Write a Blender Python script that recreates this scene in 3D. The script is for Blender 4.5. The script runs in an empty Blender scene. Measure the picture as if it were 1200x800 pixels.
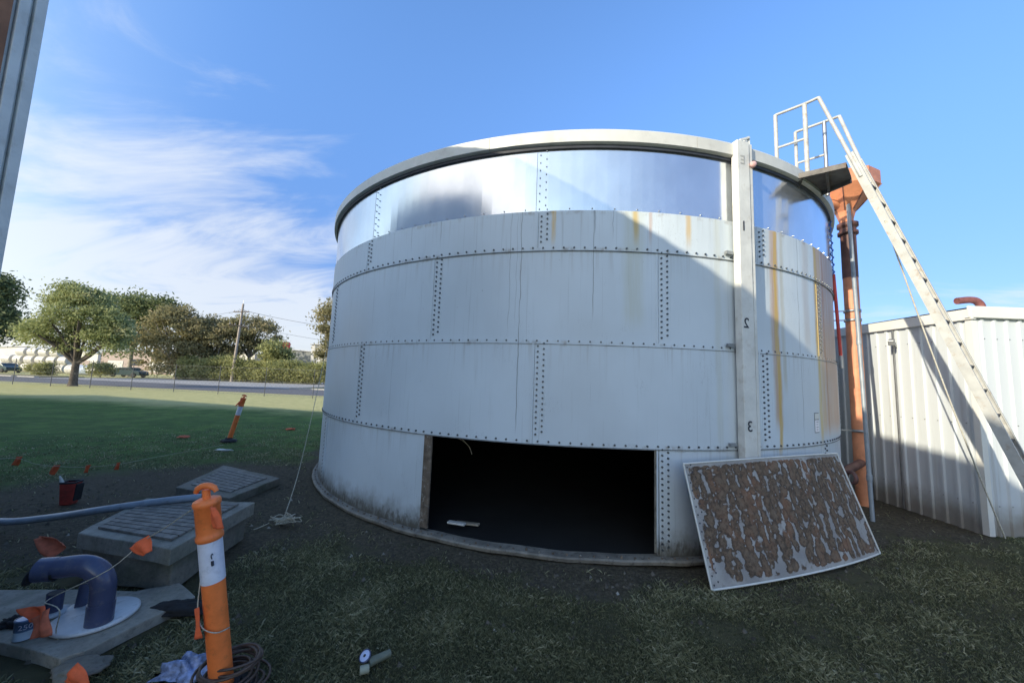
import bpy, math, random
import numpy as np
from mathutils import Vector, Matrix, noise
rnd = random.Random(7)
rng = np.random.default_rng(11)
sc = bpy.context.scene
col = sc.collection
R_ = math.radians

# ------------------------------------------------------------------ camera
F, H = 440.6, 1.7
PITCH, ROLL = R_(5.79), R_(2.08)
fw = Vector((0, math.cos(PITCH), math.sin(PITCH)))
up0 = Vector((0, -math.sin(PITCH), math.cos(PITCH)))
ri0 = Vector((1, 0, 0))
RI = ri0*math.cos(ROLL) + up0*math.sin(ROLL)
UP = up0*math.cos(ROLL) - ri0*math.sin(ROLL)
O = Vector((0, 0, H))
cam = bpy.data.cameras.new('camera'); camo = bpy.data.objects.new('camera', cam); col.objects.link(camo)
cam.sensor_width = 36; cam.lens = F/1200*36; cam.clip_start = .05; cam.clip_end = 3000
camo.matrix_world = Matrix(((RI.x, UP.x, -fw.x, 0), (RI.y, UP.y, -fw.y, 0), (RI.z, UP.z, -fw.z, H), (0, 0, 0, 1)))
sc.camera = camo

def ray(x, y): return fw + RI*((x-600)/F) - UP*((y-400)/F)
def G(x, y, z=0.0):            # point of the plane at height z, measured off the photo
    d = ray(x, y); return O + d*((z-H)/d.z)
def atY(x, y, Y):
    d = ray(x, y); return O + d*(Y/d.y)

# ------------------------------------------------------------------ materials
def srgb(r, g, b):
    f = lambda c: (c/255/12.92) if c/255 <= .04045 else ((c/255+.055)/1.055)**2.4
    return (f(r), f(g), f(b), 1)
class NT:
    def __init__(s, name):
        s.m = bpy.data.materials.new(name); s.m.use_nodes = True
        s.t = s.m.node_tree; s.n = s.t.nodes; s.l = s.t.links
        s.b = s.n['Principled BSDF']
    def node(s, typ, **k):
        n = s.n.new(typ)
        for a, v in k.items(): setattr(n, a, v)
        return n
    def math(s, op, a, b=None, c=None, clamp=False):
        n = s.n.new('ShaderNodeMath'); n.operation = op; n.use_clamp = clamp
        for i, v in enumerate((a, b, c)):
            if v is None: continue
            if isinstance(v, (int, float)): n.inputs[i].default_value = v
            else: s.l.new(v, n.inputs[i])
        return n.outputs[0]
    def coord(s, kind='Object', scale=(1, 1, 1), loc=(0, 0, 0)):
        tc = s.n.new('ShaderNodeTexCoord'); mp = s.n.new('ShaderNodeMapping')
        mp.inputs['Scale'].default_value = scale; mp.inputs['Location'].default_value = loc
        s.l.new(tc.outputs[kind], mp.inputs[0]); return mp.outputs[0]
    def noise(s, vec, scale, detail=4, rough=.55, dist=0):
        n = s.n.new('ShaderNodeTexNoise'); n.inputs['Scale'].default_value = scale
        n.inputs['Detail'].default_value = detail; n.inputs['Roughness'].default_value = rough
        n.inputs['Distortion'].default_value = dist
        s.l.new(vec, n.inputs['Vector']); return n.outputs['Fac']
    def ramp(s, v, a, b, lo=0., hi=1.):
        n = s.n.new('ShaderNodeMapRange'); n.interpolation_type = 'SMOOTHSTEP'
        n.inputs[1].default_value = a; n.inputs[2].default_value = b
        n.inputs[3].default_value = lo; n.inputs[4].default_value = hi
        s.l.new(v, n.inputs[0]); return n.outputs[0]
    def mix(s, f, a, b):
        n = s.n.new('ShaderNodeMix'); n.data_type = 'RGBA'
        for i, v in ((0, f), (6, a), (7, b)):
            if isinstance(v, (tuple, list)): n.inputs[i].default_value = v
            elif isinstance(v, (int, float)): n.inputs[i].default_value = v
            else: s.l.new(v, n.inputs[i])
        return n.outputs[2]
    def base(s, c):
        if isinstance(c, tuple): s.b.inputs['Base Color'].default_value = c
        else: s.l.new(c, s.b.inputs['Base Color'])
    def set(s, **k):
        for a, v in k.items():
            i = s.b.inputs[a.replace('_', ' ')]
            if isinstance(v, (int, float, tuple)): i.default_value = v
            else: s.l.new(v, i)
    def bump(s, h, strength=.3, dist=.01):
        n = s.n.new('ShaderNodeBump'); n.inputs['Strength'].default_value = strength
        n.inputs['Distance'].default_value = dist
        s.l.new(h, n.inputs['Height']); s.l.new(n.outputs[0], s.b.inputs['Normal'])
def c4(r, g, b): return (r, g, b, 1)

def plain(name, c, rough=.6, metal=0, var=.25, scale=6, bump=.15, bscale=60, dirt=None, dirt_amt=.5):
    t = NT(name); v = t.coord()
    n = t.noise(v, scale, 6, .6)
    f = t.ramp(n, .3, .7)
    dark = tuple(x*(1-var) for x in c[:3]) + (1,); lite = tuple(min(1, x*(1+var*.6)) for x in c[:3]) + (1,)
    cc = t.mix(f, dark, lite)
    if dirt:
        n2 = t.noise(v, scale*2.3, 8, .7)
        cc = t.mix(t.ramp(n2, .52, .68, 0, dirt_amt), cc, dirt)
    t.base(cc)
    t.set(Roughness=rough, Metallic=metal)
    if bump: t.bump(t.noise(v, bscale, 4, .6), bump, .004)
    return t.m

def tank_paint(name, base_c, streaks, bottom=True, metal=False):
    """UV.x = metres round the shell, UV.y = height"""
    t = NT(name)
    tc = t.n.new('ShaderNodeTexCoord'); sp = t.n.new('ShaderNodeSeparateXYZ'); t.l.new(tc.outputs['UV'], sp.inputs[0])
    u, v = sp.outputs[0], sp.outputs[1]
    def mp(sx, sy):
        m = t.n.new('ShaderNodeMapping'); m.inputs['Scale'].default_value = (sx, sy, 1); t.l.new(tc.outputs['UV'], m.inputs[0]); return m.outputs[0]
    big = t.noise(mp(.7, .5), 1, 4, .5)
    c = t.mix(t.ramp(big, .3, .7), tuple(x*.87 for x in base_c[:3])+(1,), tuple(min(1, x*1.06) for x in base_c[:3])+(1,))
    # vertical run marks
    run = t.noise(mp(14, .9), 1, 6, .65)
    c = t.mix(t.ramp(run, .55, .8, 0, .22), c, c4(.30, .33, .32))
    run2 = t.noise(mp(34, .5), 1, 3, .6)
    c = t.mix(t.ramp(run2, .62, .7, 0, .22), c, c4(.22, .25, .27))
    # scattered scratches and dots
    dots = t.noise(mp(30, 22), 1, 3, .5)
    c = t.mix(t.ramp(dots, .74, .78, 0, .5), c, c4(.12, .12, .12))
    # fine dark scratches
    sc1 = t.noise(mp(26, 3), 1, 5, .6, 1.2)
    scr = t.math('LESS_THAN', t.math('ABSOLUTE', t.math('SUBTRACT', sc1, .5)), .0022)
    gate = t.ramp(t.noise(mp(1.5, 1.7), 1, 2, .5), .55, .62)
    c = t.mix(t.math('MULTIPLY', t.math('MULTIPLY', scr, gate), .55), c, c4(.1, .11, .12))
    for zl in (3.08, 2.09, 1.07, 3.5):
        below = t.math('MULTIPLY', t.ramp(v, zl-.38, zl, 0, 1), t.math('LESS_THAN', v, zl))
        c = t.mix(t.math('MULTIPLY', below, t.ramp(t.noise(mp(20, .6), 1, 4, .6),   .5, .72, 0, .28)), c, c4(.24, .20, .15))
        near = t.ramp(t.math('ABSOLUTE', t.math('SUBTRACT', v, zl)), .0, .05, 1, 0)
        c = t.mix(t.math('MULTIPLY', near, t.ramp(t.noise(mp(9, 5), 1, 5, .65), .5, .7, 0, .6)), c, c4(.20, .15, .10))
    wob = t.math('MULTIPLY', t.math('SUBTRACT', t.noise(mp(3, 2.2), 1, 3, .6), .5), .06)
    uu = t.math('ADD', u, wob)
    brk = t.noise(mp(40, 1.6), 1, 5, .7)
    for (u0, w, z1, z0, cc, amt) in streaks:
        d = t.math('ABSOLUTE', t.math('SUBTRACT', uu, u0))
        m = t.ramp(d, w*.25, w, 1, 0)
        m = t.math('MULTIPLY', m, t.ramp(v, z0-.02, z0+.25, 0, 1))
        m = t.math('MULTIPLY', m, t.ramp(brk, .2, .6, .35, 1))
        m = t.math('MULTIPLY', m, amt)
        c = t.mix(m, c, cc)
    if bottom:   # splashed soil along the foot of the shell
        hgt = t.math('SUBTRACT', v, t.math('MULTIPLY', t.math('SUBTRACT', t.noise(mp(5, 3), 1, 6, .7), .5), .55))
        c = t.mix(t.ramp(hgt, .04, .38, .75, 0), c, c4(.13, .115, .085))
        hgt2 = t.math('SUBTRACT', v, t.math('MULTIPLY', t.math('SUBTRACT', t.noise(mp(22, 9), 1, 5, .7), .5), .5))
        c = t.mix(t.ramp(hgt2, .04, .2, .8, 0), c, c4(.07, .06, .04))
    t.base(c)
    t.set(Roughness=t.ramp(big, .3, .7, .42, .58))
    t.bump(t.noise(mp(1.6, 1.1), 1, 3, .5), .25, .02)
    return t.m

RUST = c4(.42, .17, .04); OCHRE = c4(.60, .40, .13); BRN = c4(.30, .17, .09)
TR = 4.77
az2u = lambda a: R_(a)*TR
CRK = c4(.09, .10, .11)
STREAKS = [
    (az2u(-12.75), .006, 2.12, 1.12, CRK, .8), (az2u(-3.6), .006, 3.0, 2.3, CRK, .7), (az2u(-14.2), .005, 3.1, 2.15, CRK, .5), (az2u(-13.3), .004, 3.1, 2.2, CRK, .4), (az2u(-24.6), .005, 3.5, 3.15, CRK, .6), (az2u(-30), .005, 3.5, 3.15, CRK, .6), (az2u(-3.5), .006, 3.5, 3.15, CRK, .5), (az2u(-1.2), .006, 3.4, 3.15, CRK, .6), (az2u(28.2), .006, 1.9, 1.15, CRK, .7),
    (az2u(-8.7), .035, 3.6, 3.08, OCHRE, .85), (az2u(1.7), .045, 3.6, 3.09, OCHRE, .9), (az2u(3.5), .03, 3.6, 3.09, RUST, .45),
    (az2u(8.6), .05, 3.6, 3.1, OCHRE, .7), (az2u(1.4), .16, 3.2, 2.2, c4(.45, .44, .26), .35), (az2u(22.6), .10, 3.6, 1.2, c4(.45, .27, .15), .8), (az2u(22.9), .045, 3.6, .9, c4(.55, .36, .08), .95),
    (az2u(24.2), .05, 3.6, 1.6, c4(.4, .36, .24), .5), (az2u(30.5), .12, 3.6, 2.1, c4(.38, .28, .2), .35),
    (az2u(39.5), .55, 3.6, 1.1, c4(.50, .31, .20), .95), (az2u(34.2), .10, 3.6, 2.1, c4(.42, .20, .10), .75), (az2u(37.2), .05, 3.6, 1.1, c4(.40, .17, .07), .7), (az2u(35.4), .10, 2.6, 1.1, c4(.55, .36, .16), .7), (az2u(45), .4, 3.5, 1.1, c4(.46, .30, .20), .9),
    (az2u(34.0), .07, 2.2, 1.0, c4(.55, .40, .12), .9), (az2u(12.7), .06, 3.1, 1.0, c4(.5, .5, .38), .3)]
M = {}
M['tank'] = tank_paint('weathered off white shell paint', c4(.60, .67, .72), STREAKS)
t = NT('galvanised sheet'); v = t.coord('UV')
tcx = t.n.new('ShaderNodeTexCoord')
def uvm(sx, sy):
    m = t.n.new('ShaderNodeMapping'); m.inputs['Scale'].default_value = (sx, sy, 1); t.l.new(tcx.outputs['UV'], m.inputs[0]); return m.outputs[0]
g1 = t.noise(uvm(2, 1.2), 1, 5, .6)
t.base(t.mix(t.ramp(g1, .3, .7), c4(.58, .62, .66), c4(.68, .72, .76)))
t.set(Metallic=.80, Roughness=t.ramp(t.noise(uvm(2, 1.5), 1, 4, .6), .25, .75, .13, .20))
t.bump(t.noise(uvm(1.2, .8), 1, 2, .5), .12, .02)
M['galv'] = t.m
M['bolt'] = plain('dull zinc bolt', c4(.10, .115, .13), .45, .6, .3, 30, 0)
M['bolt_bright'] = plain('bright zinc bolt', c4(.45, .46, .48), .35, .9, .3, 30, 0)
M['seam'] = plain('dark sealant line', c4(.22, .24, .25), .8, 0, .4, 8, 0)
M['rim'] = plain('off white rim flashing', c4(.62, .62, .58), .5, 0, .12, 2, .05, 30, c4(.3, .27, .22), .25)
M['white'] = plain('chalky white paint', c4(.66, .66, .62), .5, 0, .12, 5, .1, 50, c4(.38, .32, .24), .3)
M['whitepole'] = plain('white powder coat', c4(.43, .44, .43), .5, 0, .15, 8, .08, 40, c4(.30, .22, .15), .6)
M['dark'] = plain('dark paint lines and rim shade', c4(.035, .04, .055), .6, 0, .2, 8, 0)
M['inside'] = plain('painted interior darkness', c4(.010, .010, .010), .85, 0, .3, 2, 0)  # near-black colour stands in for the shade inside the tank
M['rustflange'] = plain('rusty cut flange', c4(.17, .13, .095), .85, 0, .5, 9, .5, 70, c4(.36, .35, .31), .8)
M['flange'] = plain('dirty galvanised flange', c4(.22, .20, .165), .7, .1, .35, 7, .3, 60, c4(.06, .05, .04), .9)
M['orange_pipe'] = plain('faded orange pipe paint', c4(.62, .25, .13), .5, 0, .2, 4, .1, 40, c4(.35, .14, .07), .5)
M['pipe_dark'] = plain('old brown pipe', c4(.13, .06, .05), .6, 0, .4, 6, .3)
M['deck'] = plain('grimy deck underside', c4(.17, .16, .15), .8, .1, .4, 6, .2, 50, c4(.2, .11, .06), .6)
M['red'] = plain('red painted steel', c4(.55, .06, .05), .5, 0, .25, 8, .1)
M['blue_rope'] = plain('blue rope', c4(.07, .16, .5), .8, 0, .3, 40, 0)
M['rope'] = plain('pale twine', c4(.46, .42, .32), .9, 0, .3, 40, 0)
M['ropewhite'] = plain('off white rope', c4(.62, .6, .52), .9, 0, .2, 40, 0)
M['orange'] = plain('safety orange plastic', c4(.93, .215, .05), .45, 0, .16, 9, .08, 40, c4(.30, .10, .04), .35)
M['flag'] = plain('orange flag fabric', c4(.85, .15, .05), .75, 0, .18, 18, .1, 120)
M['faded_flag'] = plain('faded orange cloth', c4(.62, .16, .08), .85, 0, .25, 22, .2, 120)
M['tape'] = plain('reflective white tape', c4(.74, .74, .80), .3, 0, .1, 10, .05, 60, c4(.3, .3, .3), .25)
M['rubber'] = plain('black rubber', c4(.022, .022, .024), .8, 0, .3, 12, .3)
M['pvc'] = plain('blue grey pvc', c4(.065, .075, .135), .22, 0, .15, 6, .05, 30, c4(.2, .19, .17), .3)
M['pvclight'] = plain('pale grey conduit', c4(.26, .30, .34), .4, 0, .15, 6, .05, 30, c4(.12, .11, .09), .4)
M['cover'] = plain('white plastic cover', c4(.55, .56, .56), .45, 0, .12, 7, .08, 30, c4(.2, .18, .14), .45)
M['cable'] = plain('brown cable', c4(.085, .055, .04), .55, 0, .3, 20, .1)
M['blackcloth'] = plain('black cloth', c4(.014, .014, .015), .95, 0, .4, 20, .5, 90)
M['bag'] = plain('blue and white plastic bag', c4(.25, .32, .52), .35, 0, .7, 22, .2, 60)
M['tin'] = plain('blue printed tin', c4(.10, .16, .26), .4, .2, .35, 16, .05)
M['tinlight'] = plain('pale tin label', c4(.42, .50, .55), .4, 0, .2, 16, .05)
M['crate_red'] = plain('red plastic', c4(.40, .045, .03), .5, 0, .35, 9, .1, 40, c4(.06, .03, .02), .6)
M['metal'] = plain('dull grey metal', c4(.34, .35, .36), .45, .8, .2, 8, .1)
M['shed'] = plain('off white roll formed cladding', c4(.60, .62, .62), .5, 0, .07, 1.2, .03, 20, c4(.42, .40, .34), .25)
t = NT('grimy cladding'); v = t.coord(); spz = t.n.new('ShaderNodeSeparateXYZ'); t.l.new(v, spz.inputs[0])
cc = t.mix(t.noise(v, .8, 4, .6), c4(.52, .56, .59), c4(.60, .64, .665))
vv_ = t.coord(scale=(9, 9, .5)); cc = t.mix(t.ramp(t.noise(vv_, 1, 5, .65), .55, .78, 0, .35), cc, c4(.34, .33, .30))
zz_ = t.math('ADD', spz.outputs[2], t.math('MULTIPLY', t.noise(v, 4, 5, .7), -.35)); cc = t.mix(t.ramp(zz_, -.12, .28, .8, 0), cc, c4(.20, .17, .13))
t.base(cc); t.set(Roughness=.5); M['shed'] = t.m
M['shed_trim'] = plain('white barge flashing', c4(.70, .70, .66), .5, 0, .06, 2, .03)
M['roofmetal'] = plain('pale roof sheet', c4(.55, .55, .53), .5, .1, .1, 1, 0)
M['brick'] = plain('brown rusty cladding', c4(.36, .16, .08), .75, 0, .35, 4, .3, 40)
M['vent'] = plain('red brown vent pipe', c4(.22, .08, .07), .6, 0, .3, 9, .2)
M['timber'] = plain('weathered offcut timber', c4(.30, .26, .20), .85, 0, .35, 12, .4)
M['bark'] = plain('grey brown bark', c4(.10, .08, .065), .9, 0, .45, 3, .8, 18)
M['barkpale'] = plain('pale gum bark', c4(.32, .28, .23), .85, 0, .4, 2, .4, 14, c4(.12, .09, .07), .7)
M['pole'] = plain('weathered timber pole', c4(.34, .29, .25), .85, 0, .2, 3, .2)
M['fence'] = plain('galvanised fence steel', c4(.09, .095, .10), .6, .3, .3, 4, 0)
M['wall_white'] = plain('pale factory wall', c4(.60, .58, .54), .7, 0, .08, .3, 0)
M['wall_grey'] = plain('grey factory cladding', c4(.22, .23, .22), .7, 0, .1, .3, 0)
M['wall_pink'] = plain('pinkish render wall', c4(.38, .30, .27), .8, 0, .15, .3, 0)
M['roofgrey'] = plain('light factory roof', c4(.45, .45, .46), .6, 0, .1, .2, 0)
M['window'] = plain('dark window glass', c4(.03, .035, .04), .15, 0, .2, .5, 0)
M['bale'] = plain('white wrapped bale', c4(.56, .54, .50), .6, 0, .14, 3, .2, 12, c4(.3, .28, .25), .4)
M['baleblue'] = plain('pale blue wrapped bale', c4(.36, .43, .55), .6, 0, .14, 3, .2, 12)
M['redvent'] = plain('bright red tank top', c4(.80, .03, .06), .5, 0, .1, 2, 0)
M['car_dark'] = plain('dark teal car paint', c4(.03, .06, .065), .3, .2, .1, 2, 0)

# concrete
def concrete(name, c, moss=.5):
    t = NT(name); v = t.coord()
    a = t.noise(v, 5, 8, .7); b = t.noise(v, 28, 6, .7); m = t.noise(v, 2.2, 6, .65, .4)
    cc = t.mix(t.ramp(a, .3, .7), tuple(x*.6 for x in c[:3])+(1,), c)
    cc = t.mix(t.ramp(b, .5, .75, 0, .6), cc, c4(.06, .058, .05))
    cc = t.mix(t.ramp(m, .48, .66, 0, moss), cc, c4(.07, .085, .045))
    t.base(cc); t.set(Roughness=.92); t.bump(t.noise(v, 45, 8, .75), .6, .01); return t.m
M['conc'] = concrete('stained concrete', c4(.36, .33, .27), .4)
M['conc_dark'] = concrete('dark mossy concrete', c4(.24, .215, .17), .6)
M['grate'] = plain('weathered cover planks', c4(.22, .20, .17), .8, .1, .4, 12, .4, 60, c4(.05, .05, .04), .7)

def attr_mat(name, cols, rough=.8, attr='tone', sub=0):
    t = NT(name); a = t.n.new('ShaderNodeAttribute'); a.attribute_name = attr
    r = t.n.new('ShaderNodeValToRGB'); t.l.new(a.outputs['Fac'], r.inputs[0])
    el = r.color_ramp.elements
    el[0].position, el[0].color = cols[0]; el[1].position, el[1].color = cols[-1]
    for p, c in cols[1:-1]:
        e = el.new(p); e.color = c
    t.base(r.outputs[0]); t.set(Roughness=rough); t.b.inputs['Specular IOR Level'].default_value = .25
    return t
def leafmat(name, dark, lite, warm):
    t = attr_mat(name, [(0, dark), (.6, lite), (1, warm)], .65)
    tr = t.n.new('ShaderNodeBsdfTranslucent'); mx = t.n.new('ShaderNodeMixShader'); mx.inputs[0].default_value = .42
    src = t.b.inputs['Base Color'].links[0].from_socket
    t.l.new(src, tr.inputs[0]); t.l.new(t.b.outputs[0], mx.inputs[1]); t.l.new(tr.outputs[0], mx.inputs[2])
    t.l.new(mx.outputs[0], t.n['Material Output'].inputs[0]); return t.m
M['leaf_light'] = leafmat('pale green pepper leaves', c4(.22, .25, .11), c4(.38, .41, .18), c4(.50, .48, .26))
M['leaf_dark'] = leafmat('deep green leaves', c4(.09, .12, .055), c4(.20, .235, .10), c4(.30, .31, .15))
M['leaf_gum'] = leafmat('grey green gum leaves', c4(.15, .15, .075), c4(.32, .29, .15), c4(.46, .37, .21))
M['leaf_hedge'] = leafmat('olive shrub leaves', c4(.20, .21, .09), c4(.38, .39, .16), c4(.50, .47, .23))
M['blade'] = leafmat('lawn blades', c4(.07, .075, .035), c4(.33, .325, .18), c4(.52, .49, .33))
M['clod'] = attr_mat('soil crumbs and litter', [(0, c4(.06, .05, .038)), (.6, c4(.16, .135, .10)), (1, c4(.42, .39, .33))], .95).m

# ------------------------------------------------------------------ mesh helpers
class MB:
    def __init__(s): s.v = []; s.f = []; s.m = []; s.sm = []; s.uv = None
    def add(s, V, Fc, mi=0, smooth=False):
        o = len(s.v); s.v += [tuple(p) for p in V]
        for f in Fc: s.f.append(tuple(i+o for i in f)); s.m.append(mi); s.sm.append(smooth)
    def box(s, c, size, rot=None, mi=0):
        x, y, z = (q/2 for q in size); c = Vector(c)
        V = [Vector(p) for p in ((-x,-y,-z),(x,-y,-z),(x,y,-z),(-x,y,-z),(-x,-y,z),(x,-y,z),(x,y,z),(-x,y,z))]
        if rot is not None: V = [rot @ p for p in V]
        s.add([p+c for p in V], [(0,3,2,1),(4,5,6,7),(0,1,5,4),(1,2,6,5),(2,3,7,6),(3,0,4,7)], mi); return s
    def bar(s, a, b, w, h, mi=0, side=None):
        a = Vector(a); b = Vector(b); d = (b-a).normalized()
        ref = Vector(side) if side else (Vector((0,0,1)) if abs(d.z) < .95 else Vector((1,0,0)))
        x = (ref - d*ref.dot(d)).normalized(); y = d.cross(x)
        rot = Matrix((x, y, d)).transposed()
        return s.box((a+b)/2, (w, h, (b-a).length), rot, mi)
    def tube(s, P, r, n=10, mi=0, caps=True, smooth=True, closed=False):
        P = [Vector(p) for p in P]; k = len(P)
        rs = [r]*k if isinstance(r, (int, float)) else r
        T = []
        for i in range(k):
            a = P[max(i-1, 0)]; b = P[min(i+1, k-1)]; T.append((b-a).normalized())
        ref = Vector((0,0,1)) if abs(T[0].z) < .9 else Vector((1,0,0))
        x = (ref - T[0]*ref.dot(T[0])).normalized(); V = []
        for i in range(k):
            x = (x - T[i]*x.dot(T[i])).normalized(); y = T[i].cross(x)
            for j in range(n):
                a = 2*math.pi*j/n; V.append(P[i] + (x*math.cos(a)+y*math.sin(a))*rs[i])
        Fc = [(i*n+j, i*n+(j+1)%n, (i+1)*n+(j+1)%n, (i+1)*n+j) for i in range(k-1) for j in range(n)]
        s.add(V, Fc, mi, smooth)
        if caps:
            s.add(V[:n], [tuple(range(n))[::-1]], mi); s.add(V[-n:], [tuple(range(n))], mi)
        return s
    def lathe(s, prof, n=24, c=(0,0,0), mi=0, smooth=True, rot=None):
        V = []
        for r, z in prof:
            for j in range(n):
                a = 2*math.pi*j/n; p = Vector((r*math.cos(a), r*math.sin(a), z))
                if rot is not None: p = rot @ p
                V.append(p+Vector(c))
        Fc = [(i*n+j, i*n+(j+1)%n, (i+1)*n+(j+1)%n, (i+1)*n+j) for i in range(len(prof)-1) for j in range(n)]
        s.add(V, Fc, mi, smooth); return s
    def prism(s, poly, z0, z1, mi=0):
        n = len(poly)
        V = [(p[0], p[1], z0) for p in poly] + [(p[0], p[1], z1) for p in poly]
        s.add(V, [tuple(range(n))[::-1], tuple(range(n, 2*n))] + [(i, (i+1)%n, n+(i+1)%n, n+i) for i in range(n)], mi); return s
    def hexbolt(s, c, nrm, r=.013, h=.012, mi=1):
        c = Vector(c); nrm = Vector(nrm).normalized()
        ref = Vector((0,0,1)) if abs(nrm.z) < .9 else Vector((1,0,0))
        x = (ref - nrm*ref.dot(nrm)).normalized(); y = nrm.cross(x); V = []
        for q in (0, h):
            for j in range(6):
                a = math.pi/3*j; V.append(c+nrm*q+(x*math.cos(a)+y*math.sin(a))*r*(1 if q == 0 else .85))
        s.add(V, [(6,7,8,9,10,11)] + [(j,(j+1)%6,6+(j+1)%6,6+j) for j in range(6)], mi)
    def build(s, name, mats, parent=None, org=None, bevel=0, solid=0):
        if parent is not None and org is None: org = Vector(parent['_o'])
        org = Vector(org) if org is not None else Vector((0,0,0))
        me = bpy.data.meshes.new(name)
        me.from_pydata([(p[0]-org.x, p[1]-org.y, p[2]-org.z) for p in s.v], [], s.f)
        if not isinstance(mats, (list, tuple)): mats = [mats]
        for m in mats: me.materials.append(m)
        me.polygons.foreach_set('material_index', s.m); me.polygons.foreach_set('use_smooth', s.sm)
        if s.uv is not None:
            ul = me.uv_layers.new(name='UVMap'); li = np.zeros(len(me.loops), np.int32); me.loops.foreach_get('vertex_index', li)
            ul.data.foreach_set('uv', np.array(s.uv, np.float32)[li].ravel())
        me.update()
        o = bpy.data.objects.new(name, me); col.objects.link(o)
        if parent is not None: o.parent = parent
        else: o.location = org
        o['_o'] = tuple(org)
        if bevel:
            b = o.modifiers.new('bevel', 'BEVEL'); b.width = bevel; b.segments = 2; b.limit_method = 'ANGLE'
        if solid:
            b = o.modifiers.new('thickness', 'SOLIDIFY'); b.thickness = solid; b.offset = 0
        return o
def tag(o, label=None, cat=None, group=None, kind=None):
    if label: o['label'] = label
    if cat: o['category'] = cat
    if group: o['group'] = group
    if kind: o['kind'] = kind
    return o
def thing(name, label, cat, loc, group=None):
    o = bpy.data.objects.new(name, None); col.objects.link(o); o.location = loc; o['_o'] = tuple(loc); o.empty_display_size = .2
    return tag(o, label, cat, group)
def npmesh(name, V, Fc, mat, attr=None, org=(0,0,0), smooth=False):
    """V (n,3), Fc (m,k) arrays; attr per face"""
    me = bpy.data.meshes.new(name); n, k = Fc.shape
    me.vertices.add(len(V)); me.vertices.foreach_set('co', (V-np.array(org)).astype(np.float32).ravel())
    me.loops.add(n*k); me.loops.foreach_set('vertex_index', Fc.astype(np.int32).ravel())
    me.polygons.add(n); me.polygons.foreach_set('loop_start', np.arange(0, n*k, k, dtype=np.int32))
    me.polygons.foreach_set('loop_total', np.full(n, k, np.int32))
    if smooth: me.polygons.foreach_set('use_smooth', np.ones(n, bool))
    me.update(calc_edges=True)
    if attr is not None:
        a = me.attributes.new('tone', 'FLOAT', 'FACE'); a.data.foreach_set('value', attr.astype(np.float32))
    me.materials.append(mat)
    o = bpy.data.objects.new(name, me); col.objects.link(o); o.location = org; o['_o'] = tuple(org); return o
def smoothpath(P, n=6):
    P = [Vector(p) for p in P]; out = []
    for i in range(len(P)-1):
        p0 = P[max(i-1,0)]; p1 = P[i]; p2 = P[i+1]; p3 = P[min(i+2,len(P)-1)]
        for k in range(n):
            t = k/n; out.append(.5*((2*p1)+(p2-p0)*t+(2*p0-5*p1+4*p2-p3)*t*t+(3*p1-p0-3*p2+p3)*t**3))
    out.append(P[-1]); return out

# ------------------------------------------------------------------ ground
TX, TY = 1.12, 8.58
def tp(a, r, z): a = R_(a); return Vector((TX+r*math.sin(a), TY-r*math.cos(a), z))
def gh(x, y):
    d = math.hypot(x, y-3)
    k = max(0, 1-d/25)
    h = .022*noise.noise(Vector((x*.9, y*.9, 0)))*k + .012*noise.noise(Vector((x*3.1, y*3.1, 4)))*k
    return h - .02
def axis(lo, hi, fine0, fine1, step, g=1.16):
    a = list(np.arange(fine0, fine1+1e-6, step)); s = step
    x = fine1
    while x < hi: s *= g; x += s; a.append(min(x, hi))
    s = step; x = fine0; b = []
    while x > lo: s *= g; x -= s; b.append(max(x, lo))
    return np.array(b[::-1]+a)
xs = axis(-600, 600, -10, 9, .12); ys = axis(-60, 900, -1, 13, .12)
X, Y = np.meshgrid(xs, ys); Z = np.array([[gh(x, y) for x in xs] for y in ys])
nx, ny = len(xs), len(ys)
idx = np.arange(nx*ny).reshape(ny, nx)
Fg = np.stack([idx[:-1,:-1], idx[:-1,1:], idx[1:,1:], idx[1:,:-1]], -1).reshape(-1, 4)

t = NT('lawn and soil'); v = t.coord()
def soil_mask_nodes(t, v):
    sp = t.n.new('ShaderNodeSeparateXYZ'); t.l.new(v, sp.inputs[0]); x, y = sp.outputs[0], sp.outputs[1]
    dx = t.math('SUBTRACT', x, TX); dy = t.math('SUBTRACT', y, TY)
    d = t.math('SQRT', t.math('ADD', t.math('MULTIPLY', dx, dx), t.math('MULTIPLY', dy, dy)))
    n = t.math('MULTIPLY', t.math('SUBTRACT', t.noise(v, 1.1, 6, .65), .5), 1.5)
    d = t.math('ADD', d, n)
    m1 = t.ramp(d, 5.15, 5.5, 1, 0)
    def ell(cx, cy, rx, ry):
        ex = t.math('DIVIDE', t.math('SUBTRACT', x, cx), rx); ey = t.math('DIVIDE', t.math('SUBTRACT', y, cy), ry)
        e = t.math('SQRT', t.math('ADD', t.math('MULTIPLY', ex, ex), t.math('MULTIPLY', ey, ey)))
        return t.ramp(t.math('ADD', e, t.math('MULTIPLY', n, .3)), .8, 1.1, 1, 0)
    m = t.math('MAXIMUM', m1, ell(-4.0, 5.3, 3.0, 2.1)); m = t.math('MAXIMUM', m, ell(5.4, 5.8, 1.1, 1.4))
    return m, x, y
m, gx, gy = soil_mask_nodes(t, v)
a = t.noise(v, 2.2, 8, .65); b = t.noise(v, 30, 5, .7); far = t.noise(v, .35, 5, .6)
grass = t.mix(t.ramp(a, .3, .7), c4(.075, .068, .040), c4(.13, .12, .065))  # base tones darkened to paint the shade between grass roots
grass = t.mix(t.ramp(b, .4, .8, 0, .6), grass, c4(.11, .11, .055))
farg = t.mix(t.ramp(far, .35, .65), c4(.070, .155, .030), c4(.115, .20, .045))
farg = t.mix(t.ramp(b, .35, .75, 0, .45), farg, c4(.17, .20, .07))
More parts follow.
